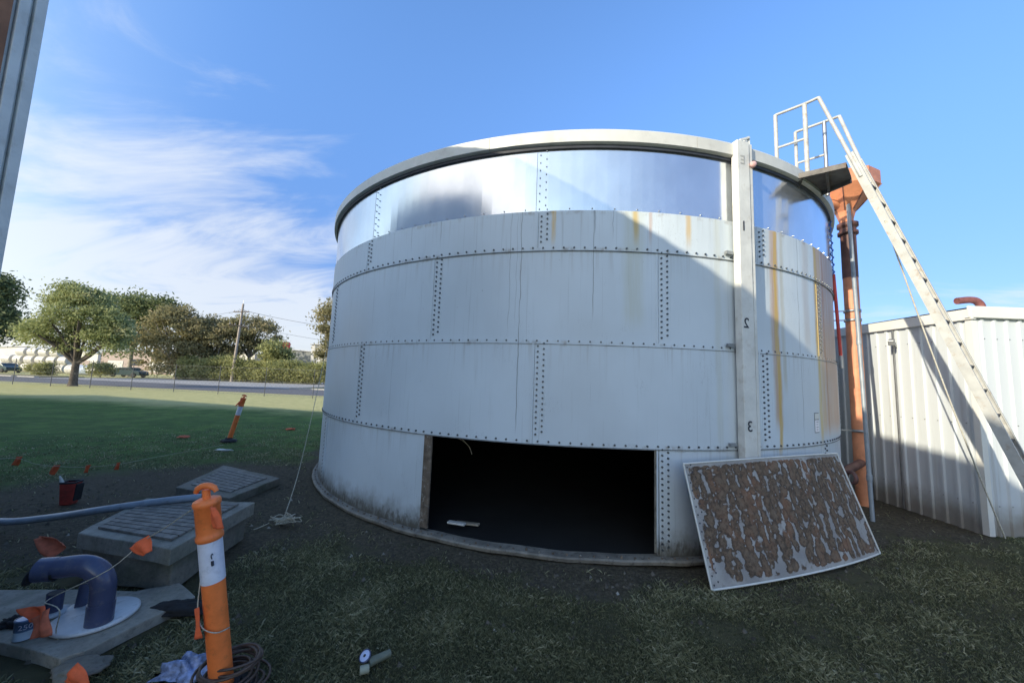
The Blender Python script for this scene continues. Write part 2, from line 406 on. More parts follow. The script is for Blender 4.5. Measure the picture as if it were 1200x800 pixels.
farg = t.mix(t.ramp(t.noise(v, 1.4, 7, .72), .42, .62, .6, 0), farg, c4(.05, .085, .03))
farg = t.mix(t.ramp(t.noise(v, 5, 6, .7), .52, .72, 0, .5), farg, c4(.20, .20, .10))
dry = t.mix(t.ramp(a, .3, .7), c4(.40, .38, .17), c4(.52, .48, .23))  # dry grass colour, lifted to paint the sunlit lawn as well
r2 = t.math('SQRT', t.math('ADD', t.math('MULTIPLY', gx, gx), t.math('MULTIPLY', gy, gy)))
cc = t.mix(t.ramp(r2, 6, 11), grass, farg)
fdist = t.math('ADD', t.math('MULTIPLY', t.math('ADD', gx, 37.6), .1526), t.math('MULTIPLY', t.math('SUBTRACT', gy, 28.6), .9883))
cc = t.mix(t.ramp(t.math('ADD', fdist, t.math('MULTIPLY', far, 4)), -7.5, -3.5), cc, dry)  # pale dry tone starts along the shadow edge, painting in the sunlit strip
soil = t.mix(t.ramp(b, .35, .7), c4(.072, .060, .042), c4(.155, .130, .088))
soil = t.mix(t.ramp(a, .55, .7, 0, .6), soil, c4(.07, .075, .035))
cc = t.mix(m, cc, soil)
t.base(cc); t.set(Roughness=.95); t.b.inputs['Specular IOR Level'].default_value = .15
t.bump(t.math('ADD', t.noise(v, 55, 6, .75), t.math('MULTIPLY', t.noise(v, 9, 5, .7), 2)), .9, .03)
M['ground'] = t.m
o = npmesh('ground', np.stack([X, Y, Z], -1).reshape(-1, 3), Fg, M['ground'], smooth=True); tag(o, kind='structure')

def soilness(x, y):
    n = (noise.fractal(Vector((x*1.1, y*1.1, 2)), 1, 2, 4))*.45
    d = math.hypot(x-TX, y-TY)+n
    m1 = min(1, max(0, (5.5-d)/.35))
    def e(cx, cy, rx, ry):
        q = math.hypot((x-cx)/rx, (y-cy)/ry)+n*.3; return min(1, max(0, (1.1-q)/.3))
    return max(m1, e(-4.0, 5.3, 3.0, 2.1), e(5.4, 5.8, 1.1, 1.4))

# lawn blades (uncountable): short, denser near the camera
KEEP = []   # footprints without grass: (cx, cy, r)
def blades(N, rmin, rmax, wid, hgt):
    th = rng.uniform(-R_(62), R_(62), N); u = rng.uniform(0, 1, N)
    r = rmin*(rmax/rmin)**u
    x = r*np.sin(th); y = r*np.cos(th)
    keep = np.ones(N, bool)
    keep &= np.hypot(x-TX, y-TY) > 4.95
    keep &= ~((x > 5.9) & (y > 4.85))
    x, y = x[keep], y[keep]
    sm = np.array([soilness(a, b) for a, b in zip(x, y)])
    pt = np.array([noise.noise(Vector((a*2.3, b*2.3, 9))) for a, b in zip(x, y)])
    k2 = rng.uniform(0, 1, len(x)) > np.clip(sm*.97 + np.clip(-pt*.9-.1, 0, .5), 0, .985)
    poly = [(-3.6, 2.85), (-3.0, 2.25), (-2.45, 2.2), (-2.15, 2.95), (-2.6, 3.15)]
    k2 &= rng.uniform(0, 1, len(x)) > np.clip((np.hypot(x, y)-8)/7, 0, 1)
    x, y, pt = x[k2], y[k2], pt[k2]
    ins = np.zeros(len(x), bool)
    j = len(poly)-1
    for i in range(len(poly)):
        xi, yi = poly[i]; xj, yj = poly[j]
        ins ^= ((yi > y) != (yj > y)) & (x < (xj-xi)*(y-yi)/(yj-yi+1e-9)+xi); j = i
    ins |= (x > -3.9) & (x < -2.4) & (y > 3.1) & (y < 4.2)
    ins |= (x > -4.9) & (x < -3.4) & (y > 4.9) & (y < 6.6)
    x, y, pt = x[~ins], y[~ins], pt[~ins]; n = len(x)
    z = np.array([gh(a, b) for a, b in zip(x, y)])
    r = np.hypot(x, y)
    w = wid*(.6+.8*rng.random(n))*np.clip(r/3, 1, 6); h = hgt*(.45+rng.random(n))*np.clip(.8+pt*.7, .4, 1.4)
    an = rng.uniform(0, 2*np.pi, n); ln = rng.normal(0, .9, (n, 2))*h[:, None]*.9
    dx, dy = np.cos(an)*w, np.sin(an)*w
    p0 = np.stack([x-dx, y-dy, z-.005], 1); p1 = np.stack([x+dx, y+dy, z-.005], 1)
    p2 = np.stack([x+ln[:, 0]*.4+dx*.6, y+ln[:, 1]*.4+dy*.6, z+h*.65], 1)
    p3 = np.stack([x+ln[:, 0], y+ln[:, 1], z+h], 1)
    V = np.stack([p0, p1, p2, p3], 1).reshape(-1, 3); Fc = np.arange(4*n).reshape(n, 4)
    tone = np.clip(rng.beta(1.3, 1.7, n)*.72 + pt*.22 + (rng.random(n) < np.clip(.10+pt*.25, .02, .4))*.5, 0, 1)
    return V, Fc, tone
V, Fc, tone = blades(620000, 1.9, 15, .0021, .024)
o = npmesh('lawn_grass', V, Fc, M['blade'], tone); tag(o, 'short patchy lawn grass growing in front of the tank', 'grass', kind='stuff')

# crumbs of soil, leaves and litter on the bare ground
n = 14000; th = rng.uniform(-R_(60), R_(58), n); r = 2.0*(9/2.0)**rng.uniform(0, 1, n)
x = r*np.sin(th); y = r*np.cos(th); sm = np.array([soilness(a, b) for a, b in zip(x, y)])
k = (np.hypot(x-TX, y-TY) > 4.95) & ~((x > 5.85) & (y > 4.8)) & (rng.random(n) < sm*.9+.12)
x, y = x[k], y[k]; n = len(x); z = np.array([gh(a, b) for a, b in zip(x, y)])
s = .006+.016*rng.random(n)**3*1.4
base = np.array([(1,0,0),(-.5,.87,0),(-.5,-.87,0),(0,0,1)], float)
V = base[None]*s[:, None, None]*(.6+.8*rng.random((n, 4, 3))); V += np.stack([x, y, z-.002], 1)[:, None]
Fc = (np.array([(0,1,3),(1,2,3),(2,0,3)])[None]+4*np.arange(n)[:, None, None]).reshape(-1, 3)
o = npmesh('soil_crumbs', V.reshape(-1, 3), Fc, M['clod'], np.repeat(np.clip(rng.beta(1.5, 4, n)+(rng.random(n) < .03)*.6, 0, 1), 3))
tag(o, 'loose soil crumbs, dead leaves and tiny litter over the bare earth', 'soil', kind='stuff')

# ------------------------------------------------------------------ water tank
tank = thing('steel_tank', 'big round bolted steel water tank, off white with a shiny galvanised top band', 'water tank', (TX, TY, 0))
ZB = [0.05, 1.10, 2.12, 3.11, 3.51, 4.24]
def shell(mb, a0, a1, z0, z1, r, thick=.006, bolts=None):
    n = max(2, int((a1-a0)/1.5)); V = []; UV = []
    for i in range(n+1):
        a = a0+(a1-a0)*i/n
        for (rr, z) in ((r, z0), (r, z1), (r-thick, z1), (r-thick, z0)):
            V.append(tp(a, rr, z)); UV.append((az2u(a), z))
    Fc = []
    for i in range(n):
        for j in range(4):
            Fc.append((i*4+j, (i+1)*4+j, (i+1)*4+(j+1)%4, i*4+(j+1)%4))
    Fc += [(0,1,2,3), (n*4+3, n*4+2, n*4+1, n*4)]
    mb.add(V, Fc, 0, False); mb.uv = (mb.uv or []) + UV
def bolt_on(mb, a, z, r, rad=.0125):
    k = len(mb.v); nn = tp(a, 1, 0)-tp(a, 0, 0)
    mb.hexbolt(tp(a, r, z), nn, rad, .012, 1); mb.uv += [(az2u(a), z)]*(len(mb.v)-k)
P30 = 30.0
rows = [(ZB[0], ZB[1], -25.4, TR), (ZB[1], ZB[2], -10.6, TR+.008), (ZB[2], ZB[3], -25.4, TR), (ZB[3], ZB[4], -10.6, TR+.008)]
for ri, (z0, z1, off, rr) in enumerate(rows):
    for k in range(12):
        a0 = off+30*k; a1 = a0+29.96
        while a0 > 180: a0 -= 360; a1 -= 360
        if ri == 0 and abs(a0-off) < .1: continue        # the cut out plate
        mb = MB(); mb.uv = []
        ov = .035
        shell(mb, a0, a1, z0 if ri == 0 else z0-ov, z1, rr+(.0 if ri % 2 == 0 else .0))
        if abs((a0+15+180) % 360-180) < 95:
            # vertical joint: staggered double bolt row on the right side of the joint
            zz = z0+.06; q = 0
            while zz < z1-.03:
                for c_, off2 in ((0, 0), (1, .028)):
                    if zz+off2 < z1-.03: bolt_on(mb, a0+.35+c_*.75, zz+off2, rr, .0115)
                zz += .056
            # row along the lower lap (or just above the floor flange)
            na = int(30*R_(1)*TR/.105)
            if ri > 0:
                for i in range(na):
                    a = a0+(i+.5)*30/na
                    bolt_on(mb, a, z0-.008, rr, .0115)
            # wider flat strip beside joint
            shell(mb, a0-.35, a0-.12, z0+.01, z1-.01, rr+.004, .004)
        mb.build('wall_panel', [M['tank'], M['bolt']], tank)
# sealant lines under each lap (thin dark edge)
for z in (ZB[1], ZB[2], ZB[3]):
    mb = MB(); mb.uv = []; shell(mb, -100, 100, z-.044, z-.038, TR+.012, .01); mb.build('lap_seal', M['seam'], tank)
# galvanised band
for k in range(12):
    a0 = -39.6+28.6*k+(0 if k else 0); a1 = a0+28.55
    if k == 11: a1 = 320.3
    mb = MB(); mb.uv = []; shell(mb, a0, a1, ZB[4]-.02, ZB[5]+.06, TR-.004)
    if a0 < 100 or a0 > 230:
        nz = 8
        for i in range(nz):
            bolt_on(mb, a0+.4, ZB[4]+.03+i*.088, TR-.003, .008); bolt_on(mb, a0+1.2, ZB[4]+.07+i*.088, TR-.003, .008)
        for i in range(10):
            a = a0+(i+.5)*2.86; bolt_on(mb, a, ZB[4]+.025, TR-.003, .008); bolt_on(mb, a, ZB[5]-.02, TR-.003, .008)
    mb.build('galvanised_sheet', [M['galv'], M['bolt_bright']], tank)
# rim flashing in sections
cuts = [-180, -130, -85, -41, -17.5, 9.5, 38, 66, 100, 140, 180]
for a0, a1 in zip(cuts[:-1], cuts[1:]):
    mb = MB(); n = max(3, int((a1-a0)/1.5)); V = []
    pr = [(TR+.012, 4.235), (TR+.065, 4.25), (TR+.068, 4.375), (TR+.05, 4.395), (TR-.35, 4.43), (TR-.35, 4.40), (TR+.01, 4.36)]
    for i in range(n+1):
        a = a0+.03+(a1-a0-.06)*i/n
        for r, z in pr: V.append(tp(a, r, z))
    k = len(pr)
    Fc = [(i*k+j, (i+1)*k+j, (i+1)*k+(j+1)%k, i*k+(j+1)%k) for i in range(n) for j in range(k)] + [tuple(range(k)), tuple(range(n*k, n*k+k))[::-1]]
    mb.add(V, Fc); mb.build('rim_flashing', M['rim'], tank)
mb = MB(); mb.uv = []; shell(mb, -180, 180, 4.205, 4.25, TR+.022, .03); mb.build('rim_shade_band', M['dark'], tank)  # dark band painting the shadow gap under the rim flashing
# roof cone; lining and floor in near-black that paints the interior's darkness
mb = MB(); mb.lathe([(TR-.3, 4.40), (2.5, 4.62), (.15, 4.85)], 60, (TX, TY, 0)); mb.lathe([(.15, 4.85), (.001, 4.86)], 60, (TX, TY, 0))
mb.lathe([(TR-.02, 4.36), (.001, 4.37)], 60, (TX, TY, 0)); mb.build('roof', [M['roofmetal']], tank)
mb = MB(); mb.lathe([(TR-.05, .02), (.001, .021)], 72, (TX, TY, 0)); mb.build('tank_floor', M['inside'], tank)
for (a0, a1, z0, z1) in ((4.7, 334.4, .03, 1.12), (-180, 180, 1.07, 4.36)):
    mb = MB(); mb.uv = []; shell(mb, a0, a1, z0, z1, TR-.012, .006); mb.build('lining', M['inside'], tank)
# base flange ring with bolts
mb = MB(); V = []; n = 240
pr = [(TR-.05, .0), (TR+.075, .0), (TR+.082, .03), (TR+.07, .044), (TR+.0, .050), (TR-.05, .05)]
for i in range(n):
    for r, z in pr: V.append(tp(i*360/n, r+.006*math.sin(i*1.7)*math.sin(i*.31), z+.004*math.sin(i*.9)))
k = len(pr)
mb.add(V, [(i*k+j, ((i+1)%n)*k+j, ((i+1)%n)*k+(j+1)%k, i*k+(j+1)%k) for i in range(n) for j in range(k)])
for i in range(-56, 58):
    a = i*1.55
    mb.hexbolt(tp(a, TR+.04, .044), (0, 0, 1), .012, .014 if i % 7 else .03, 1)
mb.build('base_flange', [M['flange'], M['rustflange']], tank)
# cut opening trims
mb = MB(); mb.uv = []; shell(mb, -25.42, -24.2, .08, 1.06, TR+.012, .02); mb.build('opening_jamb', M['rustflange'], tank)
mb = MB(); mb.uv = []; shell(mb, 4.05, 4.5, .08, 1.06, TR-.005, .012); mb.build('opening_jamb', M['flange'], tank)
mb = MB(); mb.uv = []; shell(mb, -54.6, -53.4, .08, 1.06, TR+.012, .02)
mb.build('seam_strip', M['tank'], tank)
# gauge board with mirrored figures
gb = MB(); ca, sa = math.cos(R_(16.6)), math.sin(R_(16.6)); rotg = Matrix(((ca, -sa, 0), (sa, ca, 0), (0, 0, 1)))
def gp(u_, d_, z): return tp(16.6, TR+d_, z) + Vector((ca, sa, 0))*u_
gpart = thing('gauge_board', 'tall white level gauge board with mirrored black figures on the front of the tank', 'gauge', tuple(tp(16.6, TR+.06, .75)))
gb.box(gp(-.060, .075, 2.60), (.165, .085, 3.60), rotg)
gb.build('board', M['white'], gpart, bevel=.006)
gb = MB(); gb.box(gp(.030, .05, 2.60), (.012, .04, 3.56), rotg); gb.build('slot', M['dark'], gpart)
gb = MB(); gb.box(gp(.056, .07, 2.6), (.038, .075, 3.58), rotg); gb.build('side_rail', M['white'], gpart, bevel=.004)
gb = MB(); gb.bar(gp(-.09, .10, 4.41), gp(.045, .10, 4.47), .022, .022); gb.bar(gp(.045, .10, 4.475), gp(.045, -.05, 4.46), .022, .022); gb.bar(gp(.045, .085, 4.46), gp(.045, .085, 4.39), .03, .025)
gb.build('top_bracket', M['white'], gpart)
gb = MB(); gb.lathe([(.001, -.02), (.03, -.02), (.035, 0), (.03, .02), (.001, .02)], 16, gp(.056, .13, 4.14), rot=Matrix(((1,0,0),(0,0,1),(0,-1,0)))); 
gb.build('pulley', plain('pinkish pulley', c4(.62, .38, .36), .6), gpart)
for z in (1.12, 2.14, 3.14):
    gb = MB(); gb.box(gp(-.20, .03, z), (.09, .03, .035), rotg); gb.build('bracket', M['seam'], gpart)
def glyph(ch, z, size, mat, u0=-.05):
    cu = bpy.data.curves.new('glyph', 'FONT'); cu.body = ch; cu.size = size; cu.align_x = 'CENTER'; cu.align_y = 'CENTER'; cu.extrude = .001; cu.offset = .0015
    o = bpy.data.objects.new('tmp', cu); col.objects.link(o); bpy.context.view_layer.update()
    me = bpy.data.meshes.new_from_object(o.evaluated_get(bpy.context.evaluated_depsgraph_get())); bpy.data.objects.remove(o)
    org = gp(u0, .1195, z); po = Vector(gpart['_o'])
    for vv in me.vertices:
        p = vv.co; q = org + Vector((ca, sa, 0))*(-p.x) + Vector((0, 0, 1))*p.y + Vector((sa, -ca, 0))*p.z
        vv.co = q-po
    me.materials.clear(); me.materials.append(mat); ob = bpy.data.objects.new('figure', me); col.objects.link(ob); ob.parent = gpart
glyph('1', 3.42, .15, M['dark'], -.085); glyph('2', 2.37, .15, M['dark'], -.085); glyph('3', 1.31, .15, M['dark'], -.075)
glyph('E', 4.17, .14, plain('faded grey letter', c4(.42, .42, .40), .6), -.075)
# small information plate on the tank wall
pl = thing('info_plate', 'small white printed plate fixed low on the right of the tank wall', 'sign', tuple(tp(31.9, TR+.01, 1.33)))
def tsheet(name, a0, a1, z0, z1, r, mat, parent):
    mb = MB(); mb.uv = []; shell(mb, a0, a1, z0, z1, r, .003); return mb.build(name, mat, parent)
tsheet('plate_frame', 31.3, 32.75, 1.205, 1.44, TR+.010, M['seam'], pl); tsheet('plate', 31.4, 32.65, 1.365, 1.43, TR+.013, M['white'], pl); tsheet('plate', 31.4, 32.65, 1.215, 1.355, TR+.013, M['tape'], pl)
for i in range(4): tsheet('print_line', 31.75, 32.4 - .15*(i % 2), 1.33-i*.03, 1.336-i*.03, TR+.015, M['seam'], pl)

# boards lying inside the opening
for i, (a, z, L) in enumerate(((-21.6, .12, .26), (-20.6, .09, .34))):
    mb = MB(); p = tp(a, TR-.25-.12*i, z-.03); mb.box(p, (L*.8, .06, .02), Matrix.Rotation(R_(-18+6*i), 3, 'Z'))
    o = mb.build('timber_offcut', M['white'] if i == 0 else M['timber'], None, org=tuple(p), bevel=.004)
    tag(o, ('pale short board lying just inside the left of the opening', 'brown board lying under the pale one inside the opening')[i], 'board', 'boards inside the tank opening')
mb = MB(); mb.tube(smoothpath([tp(-23.6, TR-.2, 1.04), tp(-22.2, TR-.3, 1.0), tp(-20.6, TR-.3, .93), tp(-20, TR-.3, .84)]), .005, 6)
mb.tube(smoothpath([tp(-21.5, TR-.2, 1.05), tp(-20.6, TR-.3, .93)]), .004, 6)
tag(mb.build('hanging_twine', M['timber'], None, org=tuple(tp(-21, TR-.3, 1.0))), 'frayed brown twine dangling in the top left of the opening', 'twine')

# ------------------------------------------------------------------ removed plate leaning on the tank, inside face out
BL = Vector((1.76, 3.36, 0)); BR = Vector((4.02, 4.22, 0)); TL = Vector((1.66, 3.645, .965)); TRt = Vector((3.80, 4.44, .985))
NU, NVv = 420, 190
ell = []
rr2 = random.Random(3)
colsN = 27
for i in range(colsN):
    y = -.05
    while y < 1.05:
        u0 = (i+.5)/colsN+rr2.uniform(-.012, .012)
        dens = .93 + .1*y + (.1 if u0 > .3 else 0) - (.28 if (.18 < y < .42 and .35 < u0 < .95) else 0) - (.3 if (y < .13 and u0 < .8) else 0)
        if rr2.random() < dens and not (u0 < .05 and rr2.random() < .45):
            L = rr2.uniform(.055, .115); ell.append((u0, y+rr2.uniform(-.02, .02), rr2.uniform(.017, .028), L, rr2.uniform(.6, 1), rr2.uniform(-.15, .15)))
        y += rr2.uniform(.07, .14)
U, Vv = np.meshgrid(np.linspace(0, 1, NU), np.linspace(0, 1, NVv))
hgt = np.zeros_like(U); coref = np.ones_like(U)
nz1 = np.array([[noise.fractal(Vector((u*46, v*20, 1)), .8, 2, 6) for u in np.linspace(0, 1, NU)] for v in np.linspace(0, 1, NVv)])
for (u0, v0, ru, rv, s_, tl) in ell:
    du = (U-u0-tl*(Vv-v0)*.3)/ru; dv = (Vv-v0)/rv
    e = np.sqrt(du*du+dv*dv)+nz1*.50
    hh = np.clip((1.08-e)/.38, 0, 1)*(s_*(.95-.35*np.clip(e, 0, 1)**2))
    coref = np.minimum(coref, np.where(hh >= hgt, e, coref)) if False else np.minimum(coref, e)
    hgt = np.maximum(hgt, hh)
hgt = hgt*(1+.9*nz1)
edge = np.minimum.reduce([U/.018, (1-U)/.012, Vv/.03, (1-Vv)/.03]); hgt *= np.clip(edge-.6, 0, 1)
nrm = (BR-BL).cross(TL-BL).normalized()
if nrm.y > 0: nrm = -nrm
def ppt(u, v, h):
    a = BL.lerp(BR, u); b = TL.lerp(TRt, u); p = a.lerp(b, v)
    sag = -.12*(1-(2*u-1)**2)            # the plate keeps the curve of the shell
    return p + nrm*(h) - nrm*sag*1.0
V = [ppt(U[j, i], Vv[j, i], .006*hgt[j, i]) for j in range(NVv) for i in range(NU)]
mb = MB(); idx = lambda j, i: j*NU+i
mb.add(V, [(idx(j,i), idx(j,i+1), idx(j+1,i+1), idx(j+1,i)) for j in range(NVv-1) for i in range(NU-1)], 0, True)
t = NT('crusted plate'); a = t.n.new('ShaderNodeAttribute'); a.attribute_name = 'crust'
v = t.coord(); fine = t.noise(v, 38, 6, .7); big = t.noise(v, 3.5, 5, .6)
crust = t.mix(t.ramp(fine, .3, .7), c4(.060, .042, .028), c4(.20, .135, .085))
crust = t.mix(t.ramp(big, .45, .7, 0, .7), crust, c4(.27, .13, .07))
crust = t.mix(t.ramp(a.outputs['Fac'], .6, 1.0, 0, .35), crust, c4(.27, .20, .14))
a2 = t.n.new('ShaderNodeAttribute'); a2.attribute_name = 'core'
crust = t.mix(t.ramp(a2.outputs['Fac'], .5, 1.0, 0, .7), crust, c4(.030, .023, .018))
pale = t.mix(t.ramp(big, .35, .65), c4(.30, .29, .28), c4(.44, .43, .41))
pale = t.mix(t.ramp(t.noise(v, 14, 6, .7), .5, .7, 0, .65), pale, c4(.19, .17, .15))
t.base(t.mix(t.ramp(t.math('ADD', a.outputs['Fac'], t.math('MULTIPLY', t.math('SUBTRACT', fine, .5), .5)), .10, .34), pale, crust)); t.set(Roughness=.85); t.bump(t.noise(v, 70, 8, .8), .9, .012)
plate = thing('fallen_panel', 'curved white steel plate with crusty brown patches leaning against the tank', 'steel panel', tuple((BL+BR)/2))
o = mb.build('crusted_sheet', t.m, plate)
at = o.data.attributes.new('crust', 'FLOAT', 'POINT'); at.data.foreach_set('value', hgt.astype(np.float32).ravel())
at = o.data.attributes.new('core', 'FLOAT', 'POINT'); at.data.foreach_set('value', coref.astype(np.float32).ravel())
mb = MB()  # back sheet and folded edges
VB = [ppt(u, v, -.006) for v in (-.0, 1) for u in np.linspace(0, 1, 30)]
mb.add(VB, [(i, 30+i, 31+i, 1+i) for i in range(29)])
mb.build('back_sheet', M['flange'], plate)
mb = MB()
mb.tube([ppt(u, -.003, .0) for u in np.linspace(0, 1, 24)], .009, 6); mb.tube([ppt(u, 1.003, .0) for u in np.linspace(0, 1, 24)], .009, 6)
mb.tube([ppt(0, v, .0) for v in (0, 1)], .009, 6); mb.tube([ppt(1, v, .0) for v in (0, 1)], .009, 6)
for v in np.linspace(.03, .97, 15):
    mb.hexbolt(ppt(.012, v, .003), nrm, .009, .002, 1); mb.hexbolt(ppt(.985, v, .003), nrm, .009, .002, 1)
    mb.hexbolt(ppt(.03, v+.02, .003), nrm, .009, .002, 1)
mb.build('folded_edge', [M['white'], M['dark']], plate)
for v, r_ in ((BL, 0),): pass

# ------------------------------------------------------------------ roof access: platform, handrails, ladder
la = thing('access_ladder', 'steep white access ladder with handrails and a small deck at the tank rim', 'ladder', (4.85, 3.3, 0))
N0 = Vector((3.42, 4.70, 5.35)); N1 = Vector((3.64, 4.48, 5.35)); N2 = Vector((3.75, 4.39, 5.37))
F0 = Vector((3.93, 5.02, 5.35)); F1 = Vector((4.15, 4.79, 5.35)); F2 = Vector((4.28, 4.70, 5.37))
def post(P, z0, mat=M['whitepole'], r=.026):
    mb = MB(); mb.tube([(P.x, P.y, z0), (P.x, P.y, P.z)], r, 12); mb.build('rail_post', mat, la)
post(N0, 4.42, r=.024); post(N1, 4.3, r=.026); post(F0, 4.42, r=.022); post(F1, 4.3, M['metal'], .024)
for A, B_, C_ in ((N0, N1, N2), (F0, F1, F2)):
    mb = MB(); mb.tube(smoothpath([A, B_, C_], 3), .018, 10); mb.build('top_rail', M['whitepole'], la)
    mb = MB(); mb.tube([(A.x, A.y, 4.88), (B_.x, B_.y, 4.88)], .016, 10); mb.build('mid_rail', M['whitepole'], la)
foot = Vector((4.70, 3.48, .91)); dirl = (foot-N2).normalized(); gnd = N2 + dirl*((N2.z)/(-dirl.z)); gnd.z = .0
off = F2-N2; off = Vector((off.x, off.y, 0))*.46
ztop = 4.33; tt = lambda z, s=0: N2 + dirl*((N2.z-z)/(-dirl.z)) + off*s
for s in (0, 1):
    mb = MB(); top = N2 if s == 0 else F2
    mb.tube([top, tt(4.2, s)], .021, 12); mb.build('handrail', M['whitepole'], la)
    mb = MB(); a = tt(4.52, s); b = tt(0.0, s)
    side = off.normalized()
    mb.bar(a, b, .012, .078, 0, side=tuple(side)); 
    fl = dirl.cross(side).normalized()
    for q in (-1, 1): mb.bar(a+fl*.035*q+side*(.012 if s == 0 else -.012), b+fl*.035*q+side*(.012 if s == 0 else -.012), .024, .008, 0, side=tuple(side))
    mb.build('stile', M['whitepole'], la)
z = 4.12
while z > .15:
    mb = MB(); a = tt(z, .03); b = tt(z, .97); hd = Vector((dirl.x, dirl.y, 0)).normalized()
    mb.bar(a, b, .016, .052, 0, side=(0, 0, 1)); mb.build('tread', M['deck'], la); z -= .235
# deck
mb = MB(); q = [Vector((3.38, 4.33, 0)), Vector((3.75, 4.06, 0)), Vector((4.08, 4.36, 0)), Vector((4.06, 4.46, 0)), Vector((3.98, 4.74, 0))]
mb.prism(q, 4.285, 4.31); mb.bar((3.40, 4.33, 4.27), (3.75, 4.07, 4.27), .05, .03); mb.bar((3.98, 4.72, 4.27), (4.08, 4.37, 4.27), .05, .03)
mb.bar((3.62, 4.18, 4.265), (4.02, 4.62, 4.265), .04, .03); mb.build('deck', M['deck'], la)
mb = MB(); mb.bar((3.7, 4.55, 4.27), (3.96, 4.9, 4.1), .04, .04); mb.bar((3.45, 4.35, 4.27), (3.6, 4.75, 4.05), .04, .04); mb.build('deck_bracket', M['deck'], la)

# tether rope from the ladder
p0 = tt(3.62, -.05); p1 = Vector((6.02, 4.72, .02)); mid = p0.lerp(p1, .5)-Vector((0, 0, .12))
mb = MB(); mb.tube(smoothpath([p0, p0.lerp(p1, .25)-Vector((0,0,.09)), mid, p0.lerp(p1, .75)-Vector((0,0,.09)), p1], 6), .008, 6)
tag(mb.build('tether_rope', M['ropewhite'], None, org=tuple(p1)), 'thin rope running from the ladder down to the shed corner', 'rope')

# ------------------------------------------------------------------ orange standpipe with hopper
sp_ = thing('standpipe', 'tall faded orange standpipe with a hopper head beside the tank', 'pipe', (5.50, 6.0, 0))
px, py = 5.50, 6.0
mb = MB(); mb.tube([(px+.02, py, -.05), (px, py, 3.55)], .098, 20); mb.build('pipe', M['orange_pipe'], sp_)
mb = MB(); mb.tube([(px, py, 3.55), (px, py, 4.45)], .102, 20)
mb.lathe([(.10, 4.28), (.135, 4.28), (.135, 4.33), (.11, 4.34), (.11, 4.40), (.14, 4.41), (.14, 4.47), (.10, 4.48)], 20, (px, py, 0)); mb.build('collar', M['pipe_dark'], sp_)
mb = MB(); mb.lathe([(.07, 4.45), (.1, 4.55), (.13, 4.66), (.44, 5.02), (.44, 5.24), (.42, 5.24), (.42, 5.03), (.1, 4.7)], 8, (px-.02, py, 0), smooth=False)
mb.build('hopper', M['orange_pipe'], sp_)
mb = MB()
for k in range(8):
    a = 2*math.pi*k/8; mb.bar((px-.02+.145*math.cos(a), py+.145*math.sin(a), 4.67), (px-.02+.448*math.cos(a), py+.448*math.sin(a), 5.02), .014, .014)
mb.build('hopper_rib', M['pipe_dark'], sp_)
mb = MB(); mb.tube(smoothpath([(px, py, 4.45), (px-.02, py, 4.62), (px-.14, py-.02, 4.78), (px-.36, py-.04, 4.80), (px-.62, py-.05, 4.80)], 6), .085, 16); mb.build('elbow', M['orange_pipe'], sp_)
for z in (3.0, 2.85, 1.1):
    mb = MB(); mb.lathe([(.1, z-.02), (.112, z-.02), (.112, z+.02), (.1, z+.02)], 20, (px, py, 0)); mb.bar((px-.1, py, z), (px-.32, py+.1, z), .02, .012); mb.build('clamp', M['metal'], sp_)
mb = MB(); mb.tube([(4.93, 5.25, -.03), (5.10, 5.47, 1.9), (5.40, 5.86, 4.75)], .026, 10); mb.tube([(4.965, 5.30, .5), (4.972, 5.303, .58)], .034, 10); mb.tube([(5.152, 5.54, 2.4), (5.16, 5.55, 2.5)], .032, 10)
tag(mb.build('prop_pole', M['pvclight'], None, org=(4.93, 5.25, 0)), 'slim pale steel pole standing in front of the orange pipe', 'pole')
mb = MB(); mb.tube([tp(46, TR-.05, .55), (5.5, 5.98, .62)], .06, 14); mb.lathe([(.061, -.02), (.09, -.02), (.09, .02), (.061, .02)], 14, tp(46, TR+.1, .556), rot=Matrix(((0,0,1),(0,1,0),(-1,0,0))))
tag(mb.build('outlet_pipe', M['pipe_dark'], None, org=tuple(tp(46, TR, .5))), 'dark horizontal outlet pipe low between tank and standpipe', 'pipe')
rd = thing('pull_rod', 'thin red rod with a grey end hanging at the right edge of the tank', 'rod', (4.98, 5.36, 2.0))
mb = MB(); mb.tube([(4.72, 5.42, 3.42), (4.80, 5.46, 2.2)], .021, 8); mb.build('rod', M['red'], rd)
mb = MB(); mb.tube([(4.80, 5.46, 2.22), (4.805, 5.462, 2.04)], .028, 8); mb.build('rod_end', M['metal'], rd)
mb = MB(); pts = []
for i in range(60):
    z = 4.25-i*.0155; pts.append((4.68+.04*i/60+.018*math.sin(i*.9), 5.39+.03*i/60+.015*math.cos(i*.9), z))
mb.tube(pts, .008, 6); mb.tube([(4.67, 5.38, 4.25), (4.70, 5.40, 3.75), (4.72, 5.42, 3.4)], .006, 6)
tag(mb.build('hoist_rope', M['blue_rope'], None, org=(4.9, 5.3, 3.3)), 'twisted blue rope hanging down the right edge of the tank', 'rope')

